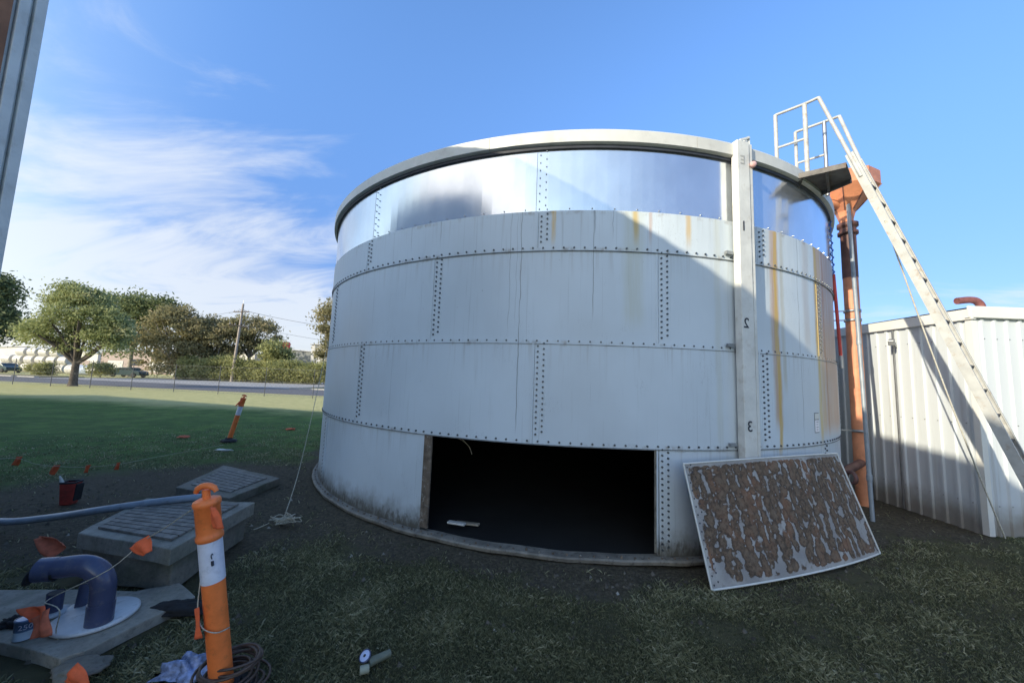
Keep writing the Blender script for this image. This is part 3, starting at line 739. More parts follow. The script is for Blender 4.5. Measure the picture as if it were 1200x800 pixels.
# ------------------------------------------------------------------ right shed
SX, SY, SH = 6.0, 4.86, 2.72
shed = thing('metal_shed', 'off white corrugated metal shed to the right of the tank', 'shed', (SX, SY, 0))
def rib(p0, p1, z0, z1a, z1b, nrm_, pitch=.165):
    p0 = Vector(p0); p1 = Vector(p1); L = (p1-p0).length; d = (p1-p0)/L; mb = MB(); V = []; s = 0; prof = []
    while s < L:
        prof += [(s, 0), (s+pitch*.66, 0), (s+pitch*.74, .021), (s+pitch*.92, .021)]; s += pitch
    prof = [q for q in prof if q[0] <= L]+[(L, 0)]
    for s_, h in prof:
        b = p0+d*s_+Vector(nrm_)*h; z1 = z1a+(z1b-z1a)*s_/L
        V += [(b.x, b.y, z0), (b.x, b.y, z1)]
    mb.add(V, [(2*i, 2*i+2, 2*i+3, 2*i+1) for i in range(len(prof)-1)]); return mb
mb = rib((SX, SY+9, 0), (SX, SY, 0), -.02, 2.70, 2.70, (-1, 0, 0))
for k in range(54):
    for z in (.35, 1.35, 2.45): mb.hexbolt((SX-.021, SY+9-(k+.83)*.165, z), (-1, 0, 0), .008, .006, 1)
mb.build('side_wall', [M['shed'], M['metal']], shed)
mb = rib((SX, SY, 0), (SX+9, SY, 0), -.02, 2.72, 2.72, (0, -1, 0))
for k in range(20):
    for z in (.35, 1.35, 2.45): mb.hexbolt((SX+(k+.83)*.165, SY-.021, z), (0, -1, 0), .008, .006, 1)
mb.build('front_wall', [M['shed'], M['metal']], shed)
mb = MB(); mb.box((SX+4.5, SY+9, 1.35), (9, .05, 2.7)); mb.box((SX+9, SY+4.5, 1.35), (.05, 9, 2.7)); mb.build('rear_wall', M['shed'], shed)
mb = MB(); mb.box((SX-.02, SY-.02, 1.34), (.07, .07, 2.68)); mb.build('corner_trim', M['shed_trim'], shed)
mb = MB(); mb.box((SX-.05, SY+4.43, 2.765), (.025, 9.0, .14)); mb.box((SX-.03, SY+4.43, 2.70), (.05, 9.0, .012)); mb.build('barge_board', M['shed_trim'], shed, bevel=.003)
mb = MB(); mb.box((SX+4.47, SY-.05, 2.795), (9.1, .025, .15)); mb.box((SX+4.47, SY-.03, 2.722), (9.1, .05, .012)); mb.build('fascia', M['shed_trim'], shed, bevel=.003)
mb = MB(); mb.add([(SX-.03, SY-.03, 2.86), (SX+9, SY-.03, 2.86), (SX+9, SY+9, 2.80), (SX-.03, SY+9, 2.80)], [(0,1,2,3)]); mb.build('roof', M['roofmetal'], shed)
mb = MB(); a = Vector((6.98, 5.5, 2.8)); mb.tube(smoothpath([a, a+Vector((0,0,.2)), a+Vector((-.05,0,.30)), a+Vector((-.16,0,.33)), a+Vector((-.34,.02,.31))], 5), .05, 12); mb.build('vent_pipe', M['vent'], shed)
mb = MB(); mb.box((SX-.045, 5.83, 1.35), (.02, .016, 2.7)); mb.build('conduit', M['metal'], shed)
lp = thing('flood_light', 'little grey flood light on the shed side wall', 'lamp', (SX-.05, 5.78, 2.45))
mb = MB(); mb.bar((SX-.04, 5.80, 2.42), (SX-.16, 5.72, 2.47), .03, .03); mb.build('arm', M['metal'], lp)
mb = MB(); mb.bar((SX-.13, 5.76, 2.50), (SX-.25, 5.66, 2.46), .08, .07); mb.build('lamp_head', M['metal'], lp, bevel=.008)

# ------------------------------------------------------------------ building behind the camera (corner seen at top left)
K = Vector((-2.576, 1.831, 0)); dF = Vector((-17.3, 5.3, 0)).normalized(); dS = Vector((-1.34, -5.7, 0)).normalized(); BH = 5.32
bld = thing('ribbed_building', 'tall white ribbed building whose corner shows at the top left', 'building', tuple(K))
LW, LS = 34, 16
mb = MB(); q = [K, K+dF*LW, K+dF*LW+dS*LS, K+dS*LS]
nF = Vector((-dF.y, dF.x, 0)); 
def ribn(p0, p1, n_): return rib(p0, p1, 0, BH, BH, n_, .22)
nF = dF.cross(Vector((0,0,1))); nF = nF if nF.dot(dS) < 0 else -nF
nS = dS.cross(Vector((0,0,1))); nS = nS if nS.dot(dF) < 0 else -nS
mbf = ribn(K, K+dF*LW, tuple(nF)); GA, GH = 16.0, 2.1
def gable(p):
    s_ = (Vector((p[0], p[1], 0))-K).dot(dF); return max(0, GH*(1-abs(s_-GA/2)/(GA/2)))
mbf.v = [(p[0], p[1], p[2]+(gable(p) if p[2] > 1 else 0)) for p in mbf.v]
mbf.build('front_wall', M['shed'], bld)
for s0, s1, h0, h1 in ((0, GA/2, 0, GH), (GA/2, GA, GH, 0), (GA, LW, 0, 0)):
    mb = MB(); a = K+dF*s0+Vector((0,0,BH+h0)); b = K+dF*s1+Vector((0,0,BH+h1)); c_ = dS*LS
    mb.add([a, b, b+c_, a+c_, a-Vector((0,0,.03)), b-Vector((0,0,.03)), b+c_-Vector((0,0,.03)), a+c_-Vector((0,0,.03))], [(0,1,2,3),(7,6,5,4),(0,4,5,1),(1,5,6,2),(2,6,7,3),(3,7,4,0)]); mb.build('roof', M['roofmetal'], bld)
ribn(K+dS*.38, K+dS*LS, tuple(nS)).build('side_wall', M['shed'], bld)
mb = MB()
for s0, s1, h in ((-.012, .03, .02), (.03, .045, .0), (.045, .085, .022), (.085, .10, .004)):
    a = K+dS*s0+nS*h; b = K+dS*s1+nS*h
    mb.bar(a.lerp(b, .5)-nS*.04, a.lerp(b, .5)-nS*.04+Vector((0,0,BH)), (s1-s0)-.001, .08, 0, side=tuple(dS))
mb.build('corner_flashing', M['white'], bld, bevel=.004)
mb = MB(); a = K+dS*.235-nS*.01; mb.bar(a, a+Vector((0,0,BH-.02)), .265, .06, 0, side=tuple(dS)); mb.build('rust_panel', M['brick'], bld)
for nm, a, b in (('rear_wall', q[1], q[2]), ('rear_wall', q[2], q[3])):
    mb = MB(); mb.bar(a+Vector((0,0,BH/2)), b+Vector((0,0,BH/2)), BH, .05, 0, side=(0,0,1)); mb.build(nm, M['shed'], bld)

# ------------------------------------------------------------------ concrete pits at left
pit = thing('concrete_pit', 'raised concrete pit with a slatted cover nearest the orange bollard', 'pit', (-3.05, 3.55, 0))
A, B_, C_, D_ = Vector((-3.46,3.20,0)), Vector((-3.74,4.08,0)), Vector((-2.60,4.05,0)), Vector((-2.50,2.98,0))
def slabwob(mb, poly, z0, z1, wob=.006, mi=0, seg=6, chip=.0):
    P = []
    for i in range(len(poly)):
        a = poly[i]; b = poly[(i+1) % len(poly)]
        for k in range(seg):
            p = a.lerp(b, k/seg); P.append(p+Vector((rnd.uniform(-wob, wob), rnd.uniform(-wob, wob), 0)))
    n = len(P); V = [(p.x, p.y, z0) for p in P]+[(p.x, p.y, z1-rnd.random()*chip) for p in P]
    mb.add(V, [tuple(range(n, 2*n))]+[(i, (i+1)%n, n+(i+1)%n, n+i) for i in range(n)], mi)
mb = MB(); slabwob(mb, [D_, C_, B_, A], .225, .345, .008, chip=.006); mb.build('lid_slab', M['conc'], pit, bevel=.008)
ctr = (A+B_+C_+D_)/4
mb = MB(); slabwob(mb, [ctr+(p-ctr)*.93+Vector((0,0,0)) for p in (D_, C_, B_, A)], .0, .222, .02); mb.build('pit_wall', M['conc_dark'], pit, bevel=.01)
mb = MB(); inn = [ctr+(p-ctr)*.80 for p in (A, B_, C_, D_)]
for k in range(11):
    t0 = (k+.06)/11; t1 = (k+.9)/11
    p = [inn[0].lerp(inn[1], t0), inn[3].lerp(inn[2], t0), inn[3].lerp(inn[2], t1), inn[0].lerp(inn[1], t1)]
    mb.prism(p, .345, .362)
mb.build('slatted_cover', M['grate'], pit)
pit2 = thing('low_cover', 'low square concrete cover with ribs in the bare soil behind the raised pit', 'cover', (-4.1, 5.7, 0))
A, B_, C_, D_ = Vector((-4.50,5.32,0)), Vector((-4.83,6.60,0)), Vector((-3.47,5.95,0)), Vector((-3.50,4.95,0))
mb = MB(); slabwob(mb, [D_, C_, B_, A], -.02, .08, .01); mb.build('cover_slab', M['conc_dark'], pit2, bevel=.01)
ctr = (A+B_+C_+D_)/4; inn = [ctr+(p-ctr)*.74 for p in (A, B_, C_, D_)]; mb = MB()
for k in range(8):
    t0 = (k+.08)/8; t1 = (k+.88)/8
    mb.prism([inn[0].lerp(inn[1], t0), inn[3].lerp(inn[2], t0), inn[3].lerp(inn[2], t1), inn[0].lerp(inn[1], t1)], .08, .094)
mb.build('cover_rib', M['grate'], pit2)
# grey conduit across the pit
P = [(-9.5, 4.2, .06), (-6.0, 4.15, .07)]
P += [tuple(G(0, 611, .12)), tuple(G(60, 606, .2)), tuple(G(120, 597, .33)), tuple(G(190, 587, .39)), tuple(G(236, 582, .39))]
mb = MB(); mb.tube(smoothpath(P, 5), .034, 12)
tag(mb.build('grey_conduit', M['pvclight'], None, org=P[-1]), 'long pale grey pipe lying across the raised concrete pit', 'pipe')

# near concrete slab with plumbing
sl = [G(-60, 690, .05), G(-60, 742, .05), G(0, 752, .05), G(70, 770, .05), G(100, 762, .05), G(228, 698, .05), G(211, 681, .05), G(160, 692, .05), G(100, 690, .05)]
mb = MB(); slabwob(mb, [p for p in sl], -.02, .05, .008, seg=3, chip=.004)
tag(mb.build('concrete_slab', M['conc'], None, org=tuple(sl[3]), bevel=.006), 'flat grey concrete slab under the bent pvc pipe', 'slab')
dc = G(113, 719, .075)
elb = thing('vent_elbow', 'large blue grey pvc elbow pipe rising from a white round cover', 'pipe', tuple(G(118, 728, .055)))
mb = MB(); mb.lathe([(.001, .054), (.205, .054), (.21, .062), (.21, .072), (.20, .078), (.001, .08)], 48, (dc.x, dc.y, 0)); mb.build('round_cover', M['cover'], elb)
r0 = .062; b0 = G(116, 728, .08); q0 = atY(118, 668, b0.y); e0 = atY(46, 668, b0.y-.09)
h0 = atY(105, 648, b0.y).z
top = h0-r0*.9
axd = (Vector((e0.x, e0.y, 0))-Vector((b0.x, b0.y, 0))); axl = axd.length; axd.normalize()
pts = [Vector((b0.x, b0.y, .07)), Vector((b0.x, b0.y, top-.15))]
for k in range(1, 9):
    a = k/9*math.pi/2; pts.append(Vector((b0.x, b0.y, top-.15))+axd*(.15*(1-math.cos(a)))+Vector((0,0,.15*math.sin(a))))
pts += [Vector((b0.x, b0.y, top))+axd*.15, Vector((b0.x, b0.y, top-.01))+axd*(axl)]
mb = MB(); mb.tube(pts, r0, 28, caps=False); 
inner = [p for p in pts[-3:]]; mb.tube(inner, r0-.006, 28, mi=1, caps=False)
mb.build('elbow_pipe', [M['pvc'], M['rubber']], elb)
mb = MB(); mb.tube([Vector((b0.x, b0.y, .07)), Vector((b0.x, b0.y, .20))], r0+.005, 28); mb.build('pipe_socket', M['pvc'], elb)
mb = MB(); mb.tube([pts[-1]-axd*.09, pts[-1]], r0+.007, 28, caps=False); mb.tube([pts[-1]-axd*.10, pts[-1]], r0-.001, 28, mi=1, caps=False)
mb.build('end_socket', [M['pvc'], M['rubber']], elb)
# flap hanging at the open end
mb = MB(); e = pts[-1]+axd*.012; rotp = Matrix((axd.cross(Vector((0,0,1))), Vector((0,0,1)), axd)).transposed()
mb.lathe([(.001, -.004), (r0*.9, -.004), (r0*.9, .004), (.001, .004)], 24, e+Vector((0,0,-.03))+axd*.02, rot=Matrix.Rotation(.25, 3, 'Y') @ rotp); mb.build('end_flap', M['rubber'], elb)
# small stubs
for (px_, py_, hh, rr_, lab) in ((62, 718, .13, .042, 'short dark pvc pipe stub standing left of the big elbow'), (95, 712, .17, .036, 'short leaning pvc stub just behind the big elbow')):
    p = G(px_, py_, .055); lean = Vector((.02, 0, hh)) if px_ > 70 else Vector((0, 0, hh))
    st = thing('pipe_stub', lab, 'pipe', tuple(p), 'small pvc stubs on the slab')
    mb = MB(); mb.tube([p, p+lean], rr_, 18, caps=False); mb.tube([p, p+lean*.99], rr_-.005, 18, mi=1); mb.build('stub', [M['pvc'], M['rubber']], st)
    mb = MB(); mb.lathe([(.001, .055), (.085, .055), (.085, .064), (.05, .072), (.001, .072)], 24, (p.x, p.y, 0)); mb.build('stub_flange', M['cover'], st)
# tin
p = G(28, 746, .055); tin = thing('paint_tin', 'small dark blue and pale printed tin with white contents on the slab', 'tin', tuple(p))
rt = .046; mb = MB(); mb.lathe([(rt, .0), (rt, .048)], 24, p); mb.build('label_band', M['tinlight'], tin)
mb = MB(); mb.lathe([(rt, .048), (rt, .10), (rt+.003, .104), (rt+.003, .11), (rt-.004, .112)], 24, p); mb.build('can', M['tin'], tin)
mb = MB(); mb.lathe([(rt-.003, .108), (.02, .112), (.001, .113)], 24, p); mb.build('contents', M['tape'], tin)
tn = Vector((-p.x, -p.y, 0)).normalized(); ts = Vector((-tn.y, tn.x, 0))
cu = bpy.data.curves.new('glyph', 'FONT'); cu.body = '250'; cu.size = .04; cu.align_x = 'CENTER'; cu.extrude = .0005
o = bpy.data.objects.new('tmp', cu); col.objects.link(o); bpy.context.view_layer.update()
me = bpy.data.meshes.new_from_object(o.evaluated_get(bpy.context.evaluated_depsgraph_get())); bpy.data.objects.remove(o)
for vv in me.vertices:
    a = vv.co.x/rt; vv.co = tn*math.cos(a)*(rt+.0015)+ts*math.sin(a)*(rt+.0015)+Vector((0, 0, .062+vv.co.y))
me.materials.clear(); me.materials.append(M['tape']); ob = bpy.data.objects.new('printed_figures', me); col.objects.link(ob); ob.parent = tin
def blob(name, c, size, mat, label, cat, seed=0, flat=True, amp=.35, parent=None, group=None):
    mb = MB(); V = []; n, mN = 26, 14; c = Vector(c)
    for i in range(mN+1):
        for j in range(n):
            ph = math.pi*i/mN; th_ = 2*math.pi*j/n
            d = Vector((math.sin(ph)*math.cos(th_), math.sin(ph)*math.sin(th_), math.cos(ph)))
            k = 1+amp*noise.fractal(d*1.8+Vector((seed*3.1, 0, 0)), 1, 2, 4)+amp*.35*abs(noise.noise(d*7+Vector((seed, 1, 1))))
            V.append(c+Vector((d.x*size[0]*k, d.y*size[1]*k, max(d.z*size[2]*k, -.01))))
    mb.add(V, [(i*n+j, (i+1)*n+j, (i+1)*n+(j+1)%n, i*n+(j+1)%n) for i in range(mN) for j in range(n)], 0, True)
    o = mb.build(name, mat, parent, org=None if parent else tuple(c))
    if not parent: tag(o, label, cat, group)
    return o
blob('black_rag', G(212, 713, .03), (.20, .07, .045), M['blackcloth'], 'crumpled black cloth on the grass beside the slab', 'cloth', 2, amp=.3)
blob('rubber_glove', G(14, 730, .06), (.07, .045, .03), M['blackcloth'], 'crumpled dark glove left of the small tin', 'glove', 5, amp=.6)
blob('dark_clump', G(95, 782, .02), (.12, .09, .03), M['conc_dark'], 'dark clump of earth in front of the concrete slab', 'earth clump', 9, amp=.3)

# cloth flags
def cloth(c0, c1, c2, c3, mat, amp=.012, n=10, seed=0, name='flag', parent=None, label=None, group=None):
    V = []; c0, c1, c2, c3 = map(Vector, (c0, c1, c2, c3)); nn = (c1-c0).cross(c3-c0).normalized()
    for j in range(n+1):
        for i in range(n+1):
            u, v = i/n, j/n; p = c0.lerp(c1, u).lerp(c3.lerp(c2, u), v)
            p += nn*amp*(math.sin(u*7+seed)+.7*math.sin(v*5+u*4+seed*2)); V.append(p)
    mb = MB(); mb.add(V, [(j*(n+1)+i, j*(n+1)+i+1, (j+1)*(n+1)+i+1, (j+1)*(n+1)+i) for j in range(n) for i in range(n)], 0, True)
    o = mb.build(name, mat, parent, org=None if parent else tuple(c0), solid=.0015)
    if label: tag(o, label, 'flag', group)
    return o

# ------------------------------------------------------------------ bollards
BX, BY, BLX, BLY, BSC = -1.42, 2.12, -.12, -.10, .98
def bollard(base, lean, label, scale=1.0, near=True):
    t_ = thing('safety_bollard', label, 'bollard', tuple(base), 'orange and white safety bollards')
    base = Vector(base); ax = Vector(lean).normalized(); x = Vector((1,0,0)); x = (x-ax*x.dot(ax)).normalized(); y = ax.cross(x); rot = Matrix((x, y, ax)).transposed()
    S = scale; L = lambda prof, nm, m, n=32: (lambda mb: (mb.lathe([(r*S*.82, z*S) for r, z in prof], n, base, rot=rot), mb.build(nm, m, t_))[1])(MB())
    L([(.064, .05), (.063, .66)], 'lower_tube', M['orange'])
    L([(.0655, .64), (.0655, .862)], 'reflective_band', M['tape'])
    L([(.068, .855), (.074, .862), (.074, .878), (.069, .886), (.068, .90), (.0685, 1.03), (.074, 1.036), (.076, 1.05), (.072, 1.062), (.05, 1.07), (.001, 1.072)], 'collar', M['orange'])
    mb = MB(); p = lambda a, b, c: base+rot @ Vector((a*S, b*S, c*S))
    mb.tube([p(0, 0, 1.06), p(0, 0, 1.115)], .018*S, 12)
    mb.tube([p(-.055, 0, 1.102), p(-.045, 0, 1.122), p(-.02, 0, 1.134), p(0, 0, 1.136), p(.02, 0, 1.134), p(.045, 0, 1.122), p(.055, 0, 1.102)], [.011*S, .014*S, .016*S, .017*S, .016*S, .014*S, .011*S], 12)
    mb.build('t_handle', M['orange'], t_)
    mb = MB(); mb.lathe([(.001, -.01), (.17*S, -.01), (.17*S, .02), (.15*S, .045), (.08*S, .06), (.07*S, .09), (.001, .09)], 8, base, smooth=False); mb.build('rubber_base', M['rubber'], t_)
    if near:
        mb = MB(); d = Vector((-base.x, -base.y, 0)).normalized()
        f = lambda a, z, r=.0548: base+rot @ (Vector((0, 0, z)) + (rot.inverted() @ (d*math.cos(a)+Vector((-d.y, d.x, 0))*math.sin(a))).normalized()*r)
        mb.tube([f(.22, .775), f(.16, .782), f(.10, .778), f(.08, .768), f(.12, .755)], .0022, 6); mb.tube([f(.14, .745), f(.13, .73), f(.16, .722)], .006, 8)
        mb.build('scuff_mark', M['dark'], t_)
    return t_, p
nb, nbp = bollard((BX, BY, .0), (BLX, BLY, 1), 'near orange safety bollard with a white band leaning in the left foreground', BSC)
fb, fbp = bollard((-6.64, 9.15, .0), (.17, .1, 1), 'far orange and white bollard leaning on the lawn behind the covers', .98, False)
tb = nbp(0, 0, 1.03); k0 = G(237, 583, 0); 
# flags tied on near bollard
cloth(nbp(.055, -.05, 1.045), nbp(.085, -.06, 1.04), nbp(.125, -.06, .93), nbp(.062, -.06, .93), M['flag'], .006, parent=nb, seed=1, name='tied_flag')
cloth(nbp(-.055, -.055, .53), nbp(-.03, -.075, .55), nbp(-.01, -.085, .40), nbp(-.075, -.06, .38), M['flag'], .005, parent=nb, seed=2, name='tied_flag')
mb = MB(); mb.tube(smoothpath([nbp(-.068, -.0, .64), nbp(-.055, -.045, .52), nbp(-.02, -.067, .44), nbp(.04, -.055, .40), nbp(.066, .0, .385)], 5), .003, 6); mb.build('tie_cord', M['rope'], nb)
cloth(fbp(-.02, -.07, .98), fbp(.06, -.05, 1.13), fbp(.02, -.08, .9), fbp(-.09, -.08, .84), M['flag'], .01, parent=fb, seed=3, name='tied_flag')
# bunting strings
bu = thing('flag_bunting', 'twine hung with orange flags running from the near bollard to the slab', 'bunting', tuple(G(60, 740, .05)))
a = nbp(-.06, 0, 1.03)
s1 = atY(168, 634, 2.45); s2 = atY(128, 667, 2.4); s3 = atY(66, 697, 2.45); s4 = G(52, 706, .28); g5 = G(66, 745, .06); g6 = G(88, 778, .02); g7 = G(96, 800, .02)
mb = MB(); mb.tube(smoothpath([a, a.lerp(s1, .5)-Vector((0,0,.004)), s1, s2, s3, s4], 4), .0028, 6); mb.tube(smoothpath([s4, atY(70, 715, s4.y-.05), g5, g6, g7], 4), .0028, 6); mb.build('string', M['rope'], bu)
def tri(px0, py0, px1, py1, px2, py2, px3, py3, Y, mat, seed, amp=.008):
    return cloth(atY(px0, py0, Y), atY(px1, py1, Y-.01), atY(px2, py2, Y-.03), atY(px3, py3, Y-.02), mat, amp, seed=seed, parent=bu)
tri(149, 643, 173, 627, 178, 645, 165, 652, 2.43, M['flag'], 1)
tri(40, 632, 52, 626, 80, 634, 62, 655, 2.95, M['faded_flag'], 4, .02)
tri(24, 712, 52, 709, 60, 730, 36, 728, 2.44, M['flag'], 5, .015); tri(38, 724, 58, 712, 58, 745, 38, 748, 2.40, M['faded_flag'], 6, .012)
tri(72, 800, 90, 776, 104, 800, 90, 806, 2.15, M['flag'], 7)
mb = MB(); far_pts = [G(-40, 545, .35), G(14, 536, .3), G(40, 543, .2), G(64, 546, .25), G(100, 547, .22), G(137, 544, .2), G(180, 536, .12), G(262, 521, .15)]
bu2 = thing('flag_bunting', 'sagging line of small orange flags on the lawn at far left', 'bunting', tuple(G(64, 552, 0)))
mb.tube(smoothpath(far_pts, 3), .003, 5); mb.build('string', M['rope'], bu2)
for i, (x_, y_) in enumerate(((19, 541), (62, 551), (101, 551), (137, 548))):
    p = G(x_, y_-6, .25); w = .10 if i < 2 else .06; h = .14 if i < 2 else .11
    cloth(p, p+Vector((w, 0, .01)), p+Vector((w*.2, .02, -h)), p+Vector((-w*.5, 0, -h*.9)), M['flag'], .008, seed=i, parent=bu2)
for (x_, y_, lab) in ((215, 512, 'torn orange flag scrap lying on the lawn left of the far bollard'), (341, 503, 'orange and white scrap lying on the lawn near the tank')):
    blob('flag_scrap', G(x_, y_, .01), (.11, .07, .035), M['faded_flag'], lab, 'flag scrap', x_, amp=.7, group='orange scraps on the lawn')
blob('white_scrap', G(262, 527, .01), (.16, .05, .02), M['white'], 'white scrap on the ground in front of the far bollard', 'litter', 3, amp=.6)
# flag lying at the bottom left of the frame
# cable coil round bollard base
mb = MB(); cx, cy = BX-.02, BY+.03
for k in range(12):
    r = rnd.uniform(.10, .15); zc = .03+k*.011; tl = rnd.uniform(-.25, .25); ph = rnd.uniform(0, 6); ox, oy = rnd.uniform(-.03, .03), rnd.uniform(-.02, .02)
    mb.tube([(cx+.03+ox+r*math.cos(a), cy-.0+oy+r*math.sin(a)*.85, max(.012, zc+tl*.12*math.sin(a+ph)+.03)) for a in np.linspace(0, 2*math.pi, 30)], .007, 6, caps=False)
tag(mb.build('cable_coil', M['cable'], None, org=(cx, cy, 0)), 'coil of brown cable round the foot of the near bollard', 'cable')
blob('plastic_bag', G(222, 785, .03), (.13, .07, .06), M['bag'], 'crumpled blue and white plastic bag beside the near bollard', 'bag', 6, amp=.8)
# red open bucket
p = G(80, 590, 0); bk = thing('red_bucket', 'dirty red container with a black rim standing on bare soil', 'container', tuple(p))
mb = MB(); rot = Matrix.Rotation(.3, 3, 'Z')
Vb = [Vector(q) for q in ((-.055,-.05,0),(.055,-.05,0),(.055,.05,0),(-.055,.05,0),(-.07,-.065,.25),(.07,-.065,.25),(.07,.065,.25),(-.07,.065,.25))]
mb.add([rot@q+p for q in Vb], [(0,3,2,1),(0,1,5,4),(1,2,6,5),(2,3,7,6),(3,0,4,7)]); mb.build('tub', M['crate_red'], bk, bevel=.01, solid=.008)
mb = MB()
for i in range(4):
    a_ = rot@Vb[4+i]+p; b_ = rot@Vb[4+(i+1)%4]+p; mb.bar(a_+Vector((0,0,.01)), b_+Vector((0,0,.01)), .02, .022)
mb.build('rim', M['rubber'], bk, bevel=.006)
mb = MB(); mb.bar(rot@Vector((.085, -.0, .24))+p, rot@Vector((.07, .0, .04))+p, .025, .09); mb.build('side_clip', M['rubber'], bk, bevel=.01)
mb = MB(); mb.tube([p+Vector((-.06, -.05, .26)), p+Vector((-.075, -.05, .30)), p+Vector((-.10, -.05, .34))], [.022, .014, .008], 8); mb.build('spout', M['ropewhite'], bk)
# twine heap and line up to the tank
mb = MB(); c = G(332, 612, .03); pts = []
for k in range(75):
    a = k*.55; r = .09*abs(math.sin(k*.37))+.03; pts.append(c+Vector((rnd.gauss(0, .07), rnd.gauss(0, .05), .01+abs(rnd.gauss(0, .03)))))
mb.tube(smoothpath(pts, 4), .0045, 5)
mb.tube(smoothpath([c+Vector((-.14,-.03,0)), c+Vector((-.2,-.12,-.02)), c+Vector((-.22,-.16,-.02))], 4), .005, 5)
e = tp(-72, TR+.06, 2.3)
mb.tube(smoothpath([c+Vector((0,0,.04)), c.lerp(e, .25)-Vector((0,0,.22)), c.lerp(e, .55)-Vector((0,0,.2)), e], 8), .005, 5)
tag(mb.build('white_twine', M['rope'], None, org=tuple(c)), 'tangled pale twine on the soil with one end rising beside the tank', 'twine')
# discarded torch on the grass
p = G(428, 778, .03); tc_ = thing('hand_torch', 'small discarded torch with a pale blue lens face lying on the front grass', 'torch', tuple(p))
d = Vector((.75, .66, 0)).normalized(); mb = MB(); mb.tube([p+d*.02+Vector((0,0,.0)), p+d*.15+Vector((0,0,.0))], [.024, .02], 16); mb.build('barrel', plain('olive plastic', c4(.16, .17, .12), .5), tc_)
fd = Vector((-.25, -.55, .8)).normalized(); ff = Matrix((fd.cross(Vector((1,0,0))).normalized(), Vector((0,0,1)), fd)).transposed()
x_ = fd.cross(Vector((1,0,0))).normalized(); y_ = fd.cross(x_); ff = Matrix((x_, y_, fd)).transposed()
mb = MB(); mb.lathe([(.02, -.03), (.034, -.005), (.036, .006), (.03, .008)], 20, p+Vector((-.01, .02, .03)), rot=ff); mb.build('head', M['pvc'], tc_)
mb = MB(); mb.lathe([(.03, .005), (.008, .009)], 20, p+Vector((-.01, .02, .03)), rot=ff); mb.lathe([(.008, .010), (.001, .012)], 12, p+Vector((-.01, .02, .03)), rot=ff, mi=1); mb.build('lens', [plain('pale blue lens', c4(.55, .62, .85), .2), M['dark']], tc_)
mb = MB(); mb.tube([p+Vector((-.015, -.04, -.005)), p+Vector((.03, -.02, -.005))], .022, 14); mb.build('loop', plain('pale olive plastic', c4(.26, .27, .2), .5), tc_)

# ------------------------------------------------------------------ road, verge, fence
def ptsG(l, z=.0): return [G(x_, y_, z) for x_, y_ in l]
t = NT('asphalt'); v = t.coord(); n1 = t.noise(v, .6, 5, .6); n2 = t.noise(v, 40, 4, .7)
t.base(t.mix(t.ramp(n2, .3, .7), t.mix(n1, c4(.06, .062, .07), c4(.10, .10, .115)), c4(.14, .14, .15))); t.set(Roughness=.85); M['asphalt'] = t.m
M['drive'] = plain('pale concrete driveway', c4(.34, .33, .32), .9, 0, .15, .5, .1, 20)
M['verge'] = plain('dry verge grass', c4(.19, .17, .09), .95, 0, .25, .8, .3, 10, c4(.12, .13, .06), .7)
M['kerb'] = plain('concrete kerb', c4(.42, .41, .38), .9, 0, .12, 2, .1)
# one straight road parallel to the fence line
fa = Vector((-37.6, 28.6, 0)); fbv = Vector((-11.7, 24.6, 0)); fd_ = (fbv-fa).normalized(); fn = Vector((-fd_.y, fd_.x, 0))
def strip(a0, a1, d0, d1, z0, z1, mat, name, kind='structure'):
    q = [fa+fd_*a0+fn*d0, fa+fd_*a1+fn*d0, fa+fd_*a1+fn*d1, fa+fd_*a0+fn*d1]
    mb = MB(); mb.prism(q, z0, z1); return tag(mb.build(name, mat, None, org=(0,0,0)), kind=kind)
strip(-60, 110, 3.2, 11.5, -.04, .012, M['asphalt'], 'road')
strip(14, 110, 11.5, 11.9, -.04, .12, M['kerb'], 'kerb'); strip(-60, -18, 11.5, 11.9, -.04, .12, M['kerb'], 'kerb')
strip(-18, 13.99, 11.5, 42, -.04, .02, M['drive'], 'driveway')
strip(14, 110, 11.9, 19, -.04, .10, M['verge'], 'verge'); strip(-60, -18, 11.9, 16, -.04, .10, M['verge'], 'verge')
fe = thing('wire_fence', 'chain wire fence of thin steel posts along the far edge of the lawn', 'fence', tuple(fa))
mb = MB(); L = 46
for k in range(-12, 30):
    pass
s = -14
while s < L:
    p = fa+fd_*s; mb = MB(); mb.tube([(p.x, p.y, 0), (p.x, p.y, 1.95)], .022, 6); mb.build('fence_post', M['fence'], fe); s += 3.55
mb = MB()
for z in (.1, 1.0, 1.85):
    mb.bar(fa-fd_*14+Vector((0,0,z)), fa+fd_*L+Vector((0,0,z)), .012, .012)
for k in range(int((L+14)/.3)):
    s = -14+k*.3
    for dd in (1, -1):
        a = fa+fd_*s+Vector((0,0,.1)); b = fa+fd_*(s+dd*1.75)+Vector((0,0,1.85)); mb.bar(a, b, .004, .004)
mb.build('wire_mesh', M['fence'], fe)

